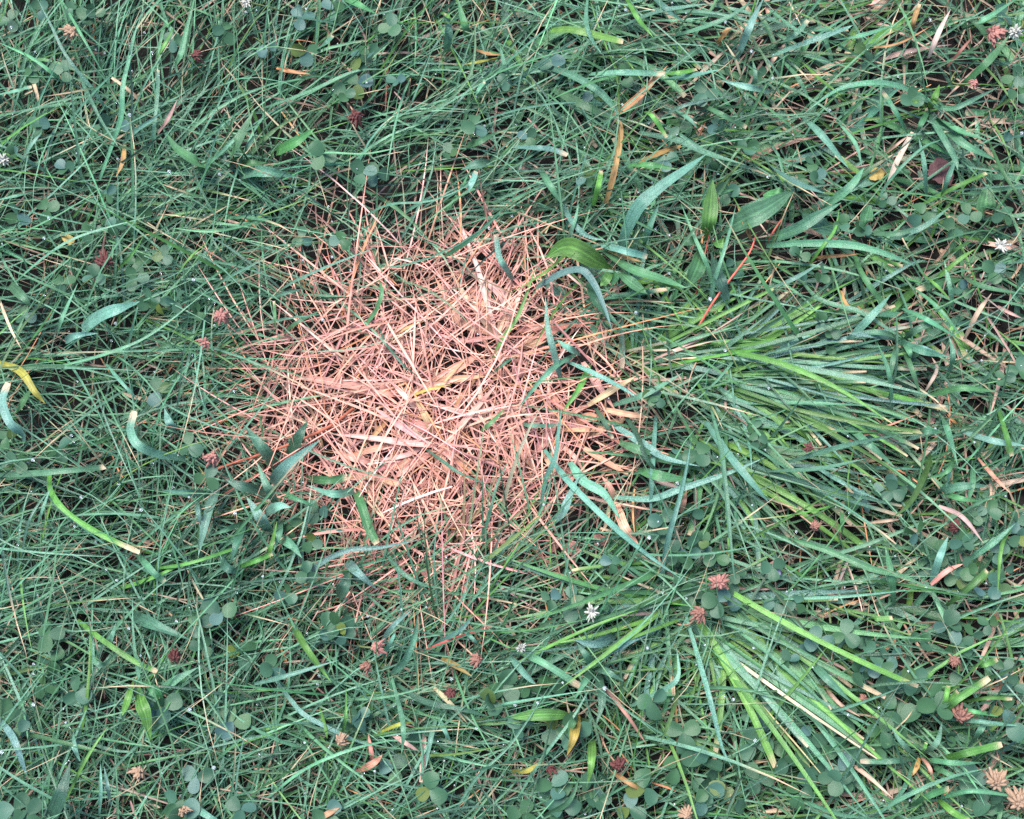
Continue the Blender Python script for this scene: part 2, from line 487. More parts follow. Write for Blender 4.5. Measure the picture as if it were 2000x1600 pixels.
FLOW = np.array([      # u, v, main direction (degrees, image right = 0, up = 90), spread, weight
    (150, 120, 80, 32), (420, 120, 68, 32), (700, 200, 32, 32), (620, 60, 45, 40), (950, 330, 15, 35), (300, 330, 35, 55),
    (120, 520, 25, 65), (330, 640, 20, 60), (600, 470, 160, 40), (760, 500, 10, 40), (520, 650, 165, 32), (560, 850, 150, 45),
    (100, 780, 340, 45), (200, 1000, 15, 45), (120, 1180, 5, 45), (350, 1150, 30, 55), (250, 1400, 50, 60), (420, 1500, 60, 60),
    (650, 1250, 40, 50), (720, 1420, 345, 50), (900, 1500, 20, 55), (1000, 1300, 25, 45), (1150, 1450, 50, 50), (1350, 1500, 30, 60),
    (1150, 120, 350, 40), (1350, 250, 345, 45), (1600, 120, 25, 50), (1850, 300, 330, 60), (1700, 500, 345, 45), (1850, 720, 330, 50),
    (1600, 1000, 340, 40), (1850, 1050, 50, 45), (1650, 1350, 330, 45), (1850, 1500, 15, 55), (1500, 1500, 340, 55), (1950, 1300, 20, 45)], float)
def flow(u, v):
    d2 = (u[:, None] - FLOW[None, :, 0]) ** 2 + (v[:, None] - FLOW[None, :, 1]) ** 2
    w = 1 / (d2 + 90 ** 2) ** 2
    a = np.radians(FLOW[:, 2])
    # directions are axes: average the doubled angle
    c = (w * np.cos(2 * a)).sum(1); s = (w * np.sin(2 * a)).sum(1)
    ax = .5 * np.arctan2(s, c)
    near = d2.argmin(1)
    flip = np.cos(ax - a[near]) < 0
    return ax + np.pi * flip, np.radians((w * FLOW[None, :, 3]).sum(1) / w.sum(1))

def palette(n, u, v, dd):
    """colour of each fine living blade"""
    c = np.empty((n, 4))
    teal = np.array((.080, .215, .112, .22)); green = np.array((.058, .155, .058, .10)); ygr = np.array((.095, .22, .048, .05)); dark = np.array((.030, .090, .048, .10))
    r = rng.random(n); right = smooth(900, 1500, u)
    py = .06 + .10 * right; pg = py + .22 + .22 * right; pdk = pg + .18
    c[:] = teal
    c[r < pdk] = dark
    c[r < pg] = green
    c[r < py] = ygr
    c[:, :3] *= np.exp(rng.normal(0, .22, n))[:, None] * np.exp(rng.normal(0, .08, (n, 3)))
    c[:, 3] *= rng.uniform(.2, 1.6, n)
    # near the dead patch blades are drying out
    dry = np.clip(dd * 1.4 + rng.normal(0, .12, n) - .15, 0, .8)[:, None]
    c[:, :3] = c[:, :3] * (1 - dry) + np.array((.38, .22, .13)) * dry
    return np.clip(c, 0, .85)

def straw_col(n, u, v, dd):
    c = np.tile(np.array((.33, .225, .17, 0)), (n, 1))
    pk = np.clip(dd * 1.5, 0, 1)[:, None]
    c[:, :3] = c[:, :3] * (1 - pk) + np.array((.70, .34, .275)) * pk
    r = rng.random(n)
    c[r < .06, :3] = (.60, .28, .14)
    c[r > .82, :3] *= (1.15, 1.25, 1.28)
    c[(r > .10) & (r < .20), :3] *= .5
    c[:, :3] *= np.exp(rng.normal(0, .2, n))[:, None] * np.exp(rng.normal(0, .06, (n, 3)))
    return np.clip(c, 0, .85)

def scatter(n, margin=230):
    return rng.uniform(-margin, 2000 + margin, n), rng.uniform(-margin, 1600 + margin, n)

def lawn_grass():
    parts = []
    # tufts: several blades leaving one crown; and single shoots between them
    nt_ = 1450
    tu, tv = scatter(nt_)
    per = rng.integers(4, 13, nt_)
    ti = np.repeat(np.arange(nt_), per)
    u = tu[ti] + rng.normal(0, 7, len(ti)); v = tv[ti] + rng.normal(0, 7, len(ti))
    a, sp = flow(u, v)
    tuft_turn = rng.normal(0, 1, nt_)[ti]
    az = a + tuft_turn * sp * .75 + rng.normal(0, .42, len(ti)) + np.pi * (rng.random(len(ti)) < .22)
    ns = 2800
    u2, v2 = scatter(ns); a2, sp2 = flow(u2, v2)
    u = np.concatenate([u, u2]); v = np.concatenate([v, v2])
    az = np.concatenate([az, a2 + rng.normal(0, 1, ns) * sp2 * 1.15 + np.pi * (rng.random(ns) < .3)])
    nl = 2700                                                # long arching blades that overtop the rest
    u3, v3 = scatter(nl); a3, sp3 = flow(u3, v3)
    u = np.concatenate([u, u3]); v = np.concatenate([v, v3])
    az = np.concatenate([az, a3 + rng.normal(0, 1, nl) * sp3 * .9 + np.pi * (rng.random(nl) < .25)])
    longb = np.arange(len(u)) >= len(u) - nl
    dd = deadness(u, v)
    coarse = smooth(1000, 1500, u) * (1 - .5 * smooth(1100, 1500, v))       # fewer fine blades where coarse grass grows
    tuftc = np.exp(-(((u - 1500) / 230) ** 2 + ((v - 790) / 130) ** 2)) * .7
    tuftc = np.maximum(tuftc, np.exp(-(((u - 1400) / 190) ** 2 + ((v - 1200) / 130) ** 2)) * .75)
    tuftc = np.maximum(tuftc, np.exp(-(((u - 1560) / 110) ** 2 + ((v - 1320) / 90) ** 2)) * .6)
    tuftc = np.maximum(tuftc, np.exp(-(((u - 500) / 100) ** 2 + ((v - 990) / 90) ** 2)) * .8)
    gap = smooth(.35, 1.3, wob(u, v, 42)) * .75            # natural thin spots where soil and thatch show
    keep = rng.random(len(u)) > np.maximum(np.maximum(np.maximum(dd ** .8 * 1.02, coarse * .6), tuftc), gap)
    u, v, az, dd, longb = u[keep], v[keep], az[keep], dd[keep], longb[keep]
    n = len(u)
    root = G(u, v, 0)
    L = np.clip(rng.lognormal(math.log(.066), .34, n), .025, .135) * (1 - .3 * dd)
    W = np.clip(rng.lognormal(math.log(.00112), .28, n), .0006, .0030) * (1 + .25 * smooth(1000, 1500, u))
    el0 = np.clip(rng.normal(R(47), R(16), n), R(8), R(82)) * (1 - .45 * dd)
    el1 = np.clip(rng.normal(R(-4), R(20), n), R(-45), R(60))
    kc = rng.normal(0, .38, n)
    L = np.where(longb, np.clip(rng.normal(.094, .018, n), .05, .14), L)
    el0 = np.where(longb, np.clip(rng.normal(R(50), R(9), n), R(25), R(75)), el0)
    el1 = np.where(longb, rng.normal(R(-12), R(14), n), el1)
    kc = np.where(longb, rng.normal(0, .55, n), kc)
    C = palette(n, u, v, dd)
    C[longb, :3] = C[longb, :3] * .35 + np.array((.095, .245, .14)) * .65
    tip = np.where(rng.random(n) < .22, rng.uniform(.08, .4, n), -1)
    V, F, Cc, path = field_blades(root, az, L, W, el0, el1, kc, C, tip=tip)
    o = link('lawn_grass', make_mesh('lawn_grass', V, F, M_FINE, Cc))
    o['kind'] = 'stuff'; o['label'] = 'fine teal green lawn grass filling the picture around the dead patch'; o['category'] = 'grass'
    return path
fine_paths = lawn_grass()

def thatch():
    n = 6500
    u, v = scatter(n)
    dd = deadness(u, v)
    keep = rng.random(n) < (.55 + .3 * smooth(1100, 1500, u)) * (1 - .8 * dd)
    u, v, dd = u[keep], v[keep], dd[keep]; n = len(u)
    z = rng.uniform(.002, .017, n) * (1 - .4 * dd)
    root = G(u, v, 0); root[:, 2] = z
    a, sp = flow(u, v)
    az = a + rng.normal(0, 1.2, n) + np.pi * (rng.random(n) < .5)
    L = np.clip(rng.lognormal(math.log(.026), .5, n), .008, .075)
    W = np.clip(rng.lognormal(math.log(.00095), .30, n), .0005, .0024)
    C = straw_col(n, u, v, dd)
    V, F, Cc, _ = field_blades(root, az, L, W, rng.normal(R(8), R(14), n), rng.normal(R(-6), R(12), n), rng.normal(0, .3, n), C, segs=4)
    o = link('thatch', make_mesh('thatch', V, F, M_DEADF, Cc))
    o['kind'] = 'stuff'; o['label'] = 'short tan straw bits caught low between the green grass blades'; o['category'] = 'thatch'
thatch()

def dead_grass():
    n = 3700
    u = rng.uniform(430, 1420, n); v = rng.uniform(380, 1230, n)
    dd = deadness(u, v)
    keep = rng.random(n) < np.clip(dd * 1.1, 0, 1) * (1 - .62 * smooth(1000, 1180, u))
    u, v, dd = u[keep], v[keep], dd[keep]; n = len(u)
    # crowns: many blades leave a few points, the rest lie across each other
    cr = np.array([(960, 1000), (790, 600), (680, 700), (640, 850), (850, 860), (560, 760), (720, 1010), (900, 720), (740, 800), (1060, 960), (600, 640), (820, 1060)], float)
    d2 = (u[:, None] - cr[None, :, 0]) ** 2 + (v[:, None] - cr[None, :, 1]) ** 2
    k = d2.argmin(1); near = np.sqrt(d2.min(1)) < 120
    out = np.arctan2(-(v - cr[k, 1]), u - cr[k, 0])
    a, sp = flow(u, v)
    az = np.where(near & (rng.random(n) < .55), out + rng.normal(0, .3, n), rng.uniform(0, 6.283, n))
    z = rng.uniform(.003, .019, n)
    root = G(u, v, 0); root[:, 2] = z
    L = np.clip(rng.lognormal(math.log(.056), .36, n), .018, .12)
    W = np.clip(rng.lognormal(math.log(.00088), .26, n), .0005, .0020)
    C = straw_col(n, u, v, dd)
    V, F, Cc, _ = field_blades(root, az, L, W, rng.normal(R(17), R(12), n), rng.normal(R(-12), R(10), n), rng.normal(0, .22, n), C, segs=5, roll_s=.4)
    o = link('dead_grass', make_mesh('dead_grass', V, F, M_DEADF, Cc))
    o['kind'] = 'stuff'; o['label'] = 'mat of thin pinkish dead grass blades in the round bare patch'; o['category'] = 'dead grass'
dead_grass()

def outer_lawn():
    n = 26000
    r = np.sqrt(rng.uniform(.30 ** 2, 1.7 ** 2, n)); th = rng.uniform(0, 6.283, n)
    root = np.stack([r * np.cos(th), r * np.sin(th)], -1)
    px = P(np.concatenate([root, np.zeros((n, 1))], 1))
    out = (px[:, 0] < -200) | (px[:, 0] > 2200) | (px[:, 1] < -200) | (px[:, 1] > 1800)
    root = root[out]; n = len(root)
    px = px[out]
    C = palette(n, np.full(n, 900.0), px[:, 1], np.zeros(n))
    s = rng.random(n) < .2
    C[s] = straw_col(int(s.sum()), px[s, 0], px[s, 1], np.zeros(int(s.sum())))
    L = np.clip(rng.lognormal(math.log(.075), .3, n), .03, .14)
    V, F, Cc, _ = field_blades(root, rng.uniform(0, 6.283, n), L, np.clip(rng.lognormal(math.log(.0026), .35, n), .001, .006),
                               rng.normal(R(42), R(14), n), rng.normal(0, R(20), n), rng.normal(0, .4, n), C, segs=4)
    o = link('outer_lawn', make_mesh('outer_lawn', V, F, M_FINE, Cc))
    o['kind'] = 'stuff'; o['label'] = 'the same lawn grass going on beyond the edges of the picture'; o['category'] = 'grass'
outer_lawn()

# ------------------------------------------------------------------ blades that can be told apart, traced base first
# each line: colour key + tip shape [@height in cm], width in photo pixels, then the pixels it runs through
SINGLES = '''
t@4.6 10 195,350 222,275 237,225 240,170 250,125 262,70 277,28
t 12 338,145 345,125 355,100 366,50 381,-5
t 7 215,225 185,180 130,110 100,50 72,-5
t 8 122,162 105,145 60,112 -5,82
gw 28 402,328 390,320 345,290 325,260
tc 8 298,300 300,260 308,180 309,135
bc 10 -10,187 30,178 62,170
b 9 240,282 265,255 295,235 320,216
sc 7 282,205 250,175 218,152
o 9 243,283 240,315 227,345
y 8 303,122 320,90 339,55
s 8 308,262 330,230 346,195
b 8 38,325 60,285 82,258
t 7 85,370 35,382 -10,392
t 7 150,140 175,190 200,240 240,300
s 7 60,145 72,182 78,215
t 8 395,330 430,300 470,262 505,245
t 6 120,0 160,70 205,150
g 15 917,80 906,45 893,-5
tc 19 871,102 875,60 868,26
y 10 862,25 875,32 886,38
gw 20 670,-5 700,10 737,28
gw 22 540,297 580,275 616,250
tc 10 618,98 635,85 650,70
o 9 925,95 950,105 982,108
Y 9 975,112 940,120 908,126
t 10 1002,167 985,125 977,92
bc 13 905,385 920,360 930,335
tw 23 960,318 930,322 900,332
g@4.6 6 750,236 810,225 870,200 910,160 925,120 928,60 920,0
gw 15 912,286 940,275 977,254
o 8 540,133 570,140 606,145
tc 8 920,205 935,175 946,160
t 6 505,215 600,180 690,140 760,135
t 5 510,330 620,300 720,300 830,275
t 5 700,430 760,400 850,390 960,340
t@4.5 10 1148,-8 1145,40 1155,75 1176,106
y 10 1222,-5 1245,35 1276,73
b 15 1277,-5 1305,20 1337,44
b 12 1213,52 1280,25 1330,15 1377,9
t 11 1310,72 1370,55 1430,30 1467,2
b 15 1438,116 1455,75 1470,40 1492,-5
yc 15 1073,60 1110,58 1150,65 1217,82
t 15 1050,127 1110,145 1165,175 1195,205 1208,226
bc 13 1146,146 1220,142 1299,145
b 15 1286,157 1340,150 1407,136
yc 10 1280,142 1320,143 1361,136
o@4.4 14 1198,227 1240,195 1270,165 1303,129
g 17 1078,174 1140,205 1195,232
t 19 1246,260 1320,275 1380,300 1458,323
b@4.5 26 1212,482 1228,440 1250,400 1290,365 1340,330 1380,301
oc 14 1183,397 1200,330 1212,260 1207,235
yc 12 1158,402 1168,365 1174,334
t 10 1464,192 1475,150 1470,118
b 13 1505,181 1460,170 1408,157
yc 10 1258,218 1275,228 1302,269
oc 16 1402,86 1412,70 1424,54
s 6 1450,157 1435,115 1414,80
bc 13 998,288 1040,290 1075,292 1108,304
o 10 1330,285 1285,300 1241,321
t 8 1288,231 1340,205 1436,186
b 9 1318,214 1345,232 1363,251
gc 12 1356,198 1410,225 1458,249
g 13 1218,325 1270,323 1325,331
t 14 1053,327 1075,365 1101,402
t 12 1500,18 1540,50 1576,76
tc 12 1518,87 1550,70 1578,40
b 11 1498,112 1570,85 1640,60 1667,49
t 11 1618,81 1680,70 1747,49
s 10 1813,114 1835,60 1857,18
y 9 1563,118 1595,150 1643,187
t@4.6 13 1817,203 1770,175 1720,163 1660,168 1620,185 1570,222
g 17 1876,168 1930,120 1972,68
tc 10 1773,263 1750,220 1723,178
t 9 1528,118 1560,155 1584,202
b 14 1570,232 1610,270 1658,330
t 10 1637,238 1670,280 1684,327
b 15 1498,320 1550,355 1613,379
t 17 1608,407 1660,365 1688,327
s 11 1782,258 1750,320 1728,372
t 13 1834,398 1850,350 1872,298
t 10 1810,402 1805,320 1794,268
yc 11 1798,402 1870,365 1927,339
t 6 1706,405 1740,350 1800,290 1852,269
s 6 1730,300 1752,282 1777,263
o 5 1690,95 1755,85 1822,49
k 6 1850,130 1880,95 1906,64
oc 11 1779,68 1785,40 1796,8
p 9 1690,12 1705,6 1722,-2
t 12 1880,55 1920,40 1990,-5
g 10 1930,275 1960,340 2010,410
bw@4.4 26 160,643 200,615 240,600 273,589
bw 15 128,667 150,655 192,651
t 8 112,657 122,620 152,553
bc 19 46,872 45,850 20,825 6,785 17,748
gw 22 30,805 45,785 62,757
Y 15 -5,708 40,725 68,765 88,788
gw 20 20,556 45,580 60,598
b 7 208,712 240,750 272,783
y 6 228,527 255,500 283,457
y 6 338,552 370,505 406,472
t 6 216,537 218,510 221,473
s 6 -5,575 20,640 42,682
t 6 100,720 210,690 300,650 420,555
t 6 20,560 90,500 160,460 300,420
t 5 520,430 420,452 330,445
s@2.6 10 972,664 960,620 945,570 935,530 920,490 900,440 885,398
d 10 868,502 900,480 940,450 992,396
bc 13 1002,548 985,520 975,500 969,458
g 9 708,642 735,605 746,568 738,545
g 9 553,652 580,630 632,604
gc 7 537,652 537,620 535,588
t 8 524,583 555,573 597,563
d 5 738,638 760,680 790,715 817,736
y 8 961,702 980,665 1010,620 1030,570 1048,513
d 7 955,737 985,710 1012,694
Y 6 795,776 840,760 882,751
k 8 678,802 690,775 707,742
b@4.2 15 1048,562 1095,535 1135,528 1160,555 1180,600 1196,647
d 17 1148,550 1165,590 1216,643
g 22 1183,494 1230,525 1290,545 1342,563
yw 18 1238,550 1290,552 1337,569
t 9 1397,594 1385,530 1355,460 1330,398
t 8 1383,602 1395,550 1420,470 1438,398
r 5 1365,637 1400,580 1460,500 1477,458
r 4 1360,577 1370,530 1386,453
o 9 1468,472 1455,440 1439,398
o 9 1188,490 1215,500 1257,513
bc 15 1177,479 1220,490 1264,501
b@3.4 13 1096,743 1085,700 1070,640 1065,578
b@3.4 11 1122,694 1085,715 1050,750 1008,803
b@3.4 10 1102,704 1150,725 1210,755 1253,782
b 15 1133,692 1112,681 1088,664
y 12 1152,713 1130,760 1098,806
t 13 1196,792 1260,770 1333,729
t 12 1256,482 1270,440 1287,398
b 11 1098,398 1115,430 1145,460 1184,470
t 9 1103,478 1120,440 1131,398
t 23 1497,472 1560,445 1600,420 1643,396
t 15 1497,480 1580,475 1670,480 1740,500 1787,519
gc 13 1668,498 1680,530 1705,570 1734,603
yc 13 1673,497 1710,505 1763,521
g 11 1692,456 1760,455 1852,424
t 11 1728,471 1800,445 1857,403
t 11 1556,537 1600,585 1680,610 1730,640 1772,667
b 15 1648,673 1700,620 1742,573
y 10 1798,533 1830,560 1857,587
t 9 1778,558 1830,600 1879,657
t 10 1862,608 1855,560 1844,508
y 9 1818,553 1870,510 1905,486
y 8 1838,507 1870,485 1902,469
g 13 1877,538 1920,560 2005,576
t 11 1762,603 1810,625 1874,663
b 10 1755,663 1700,655 1652,651
b 9 1497,567 1550,545 1607,511
t 15 1752,664 1800,685 1853,697
s 7 1808,763 1830,722 1820,698
s 7 1948,598 1970,610 1997,622
t 7 1733,785 1750,720 1752,650 1749,588
s 10 1883,663 1910,610 1937,573
g 13 1818,772 1880,758 1948,766
t 11 1849,737 1861,695 1854,658
o 8 1643,568 1650,590 1672,612
s 9 1497,498 1515,503 1533,508
o 7 1592,503 1635,500 1677,496
r 5 1500,472 1512,450 1527,428
y 7 1573,527 1600,490 1630,450 1639,408
t 12 1742,803 1735,730 1713,668
bc 17 362,896 310,888 270,870 255,840 263,803
bw 19 347,842 330,825 321,797
tc 12 -8,929 60,925 150,918 207,912
yc 12 97,918 100,960 130,1000 190,1040 273,1079
tc 14 268,1083 300,1120 322,1137
yc 7 300,1111 370,1100 472,1067
t 7 70,1035 85,990 98,955
t 5 40,1095 60,1010 110,940
r@3 7 690,798 640,835 560,870 470,900 394,926
r@3 7 662,829 590,875 500,930 407,983
b@3.8 10 588,1143 620,1105 680,1075 740,1070 822,1054
bw 19 678,1098 700,1120 737,1152
t 9 753,1073 775,1110 820,1140 872,1151
d 25 662,1168 672,1145 682,1118
d@3 7 940,1057 955,1010 970,950 996,893
d@3 7 833,878 870,905 900,925 962,951
g@2.6 9 938,842 960,825 987,797
t 9 1010,827 1050,832 1102,830
b@3.6 11 1054,1003 1065,940 1085,890 1091,840 1097,797
b@3.6 17 1080,1022 1100,1000 1112,970 1132,928
b@3.4 19 1113,903 1140,940 1180,965 1213,1017
b@3.6 15 1188,823 1260,870 1300,895 1367,911
b@3.8 10 1281,812 1275,900 1272,960 1270,1017
b@4.6 11 1289,1133 1305,1050 1330,960 1351,857
b@4.2 13 1193,971 1270,975 1330,955 1420,925 1493,894
b@4.2 12 1063,878 1110,940 1190,1020 1260,1080 1333,1132
t@4.6 9 1388,797 1408,880 1418,960 1428,1070 1436,1143
b@4.4 15 1378,823 1420,885 1470,945 1503,983
d 11 1213,798 1245,850 1265,900 1302,937
tc 12 1163,798 1180,825 1196,857
g 20 1247,918 1290,930 1353,938
g 18 1208,864 1250,880 1278,886
t@4.4 10 1498,921 1600,915 1692,896
t@4.4 10 1527,906 1650,870 1767,847
t 14 1773,849 1810,842 1838,846
t 13 1835,810 1850,840 1871,912
t 13 1637,818 1700,870 1747,912
yw 15 1818,888 1805,930 1775,985 1743,1011
g 10 1861,893 1850,920 1808,936
tw 19 1828,961 1880,950 1934,949
gw 13 1838,964 1880,975 1917,979
t 12 1900,898 1898,950 1889,982
b 14 1878,844 1940,862 2006,871
yc 12 1948,797 1965,850 1976,891
b 10 1856,903 1854,925 1848,952
b 15 1818,1143 1835,1090 1852,1047
p 10 1818,1142 1850,1115 1882,1101
yc 13 1847,1183 1900,1140 1927,1114
t 12 1877,1102 1940,1060 1983,1023
y 9 1976,1027 1955,1070 1948,1163
s 9 1833,988 1880,1010 1922,1062
p 9 1908,893 1940,930 1973,963
g@4.2 12 1497,1044 1600,1070 1700,1110 1760,1125 1833,1157
b 6 1497,1171 1650,1165 1803,1149
gc 10 1645,1047 1645,1020 1644,997
b@4.4 8 1587,908 1650,945 1718,977
t 13 1746,1183 1740,1120 1729,1067
p 6 1648,866 1700,845 1793,809
s 7 1698,1021 1730,1017 1763,1014
yc 11 152,1212 200,1250 260,1290 308,1312
y 7 156,1443 168,1380 175,1300 176,1228
b 9 214,1268 220,1240 226,1217
t 10 231,1273 205,1298 184,1290 183,1248
tw 19 288,1372 340,1330 388,1303
dw 23 262,1203 310,1225 373,1251
b 13 -5,1400 25,1440 40,1480 53,1518
b 11 144,1428 146,1460 157,1488
y 6 118,1583 170,1480 212,1417
dw 30 98,1603 120,1550 138,1487
g 8 28,1428 100,1445 180,1465 243,1481
b 13 372,1568 400,1590 433,1607
b 7 194,1593 197,1545 196,1492
b 7 216,1573 210,1535 203,1497
y@4.4 13 568,1216 600,1270 647,1333
t@4.2 15 763,1318 790,1290 810,1240 816,1197
t 10 764,1320 785,1400 788,1440 784,1473
b 10 743,1257 770,1220 803,1193
b 8 748,1282 765,1250 773,1233
b 9 853,1257 900,1230 922,1203
b 8 904,1229 920,1245 938,1262
r 7 818,1277 880,1250 962,1224
o 11 862,1286 890,1300 922,1321
b 9 497,1336 560,1320 663,1289
b 9 538,1328 570,1370 600,1400 680,1440 723,1457
y 6 669,1433 675,1400 676,1343
y 8 623,1377 635,1420 639,1443
b 9 853,1396 840,1450 831,1503
b 9 854,1396 868,1425 882,1453
sc 10 828,1423 827,1470 822,1528
p 13 698,1507 730,1490 747,1474
p 9 729,1492 725,1465 719,1433
s 9 758,1428 790,1450 822,1470
s 9 848,1343 880,1375 912,1412
Y 7 738,1432 780,1415 808,1411
d 11 768,1333 830,1370 900,1385 963,1402
p 12 622,1600 640,1590 663,1578
t 6 520,1560 600,1500 700,1460 800,1440
t 6 880,1600 930,1520 1000,1450 1080,1330
t 6 1010,1560 1060,1480 1120,1400 1170,1310
y@4.2 7 1000,1300 1100,1250 1180,1215 1250,1190
Yw 19 1126,1398 1120,1440 1107,1477
yw@4.2 17 1156,1447 1156,1490 1146,1538
Y 11 998,1506 1030,1505 1052,1489
o 9 1197,1508 1230,1530 1260,1547
gw 13 1058,1597 1110,1565 1132,1517
b 15 996,1282 1030,1320 1047,1337
tc 14 1017,1273 1070,1300 1133,1341
y 9 1324,1347 1310,1400 1289,1453
b 10 1233,1379 1300,1345 1325,1320 1322,1268
b@4.4 10 1338,1198 1365,1290 1390,1380 1410,1460 1432,1503
p 8 1178,1338 1220,1390 1262,1453
t 15 1578,1288 1620,1330 1663,1372
yc 11 1688,1206 1715,1209 1743,1207
gc 15 1777,1577 1810,1555 1853,1539
yc 13 1827,1557 1860,1585 1893,1603
yc 13 1888,1302 1920,1298 1948,1288
tc 13 1897,1452 1915,1425 1926,1408
t 8 1560,1400 1620,1390 1700,1365 1790,1330
b 8 1850,1405 1920,1410 2005,1420
t 9 1830,1560 1900,1545 2005,1560
t 8 1700,1600 1760,1560 1850,1520 1930,1500
s 8 1660,1490 1700,1520 1745,1560
s 7 1610,1340 1640,1375 1680,1400
t 9 1560,1560 1640,1590 1720,1600
'''
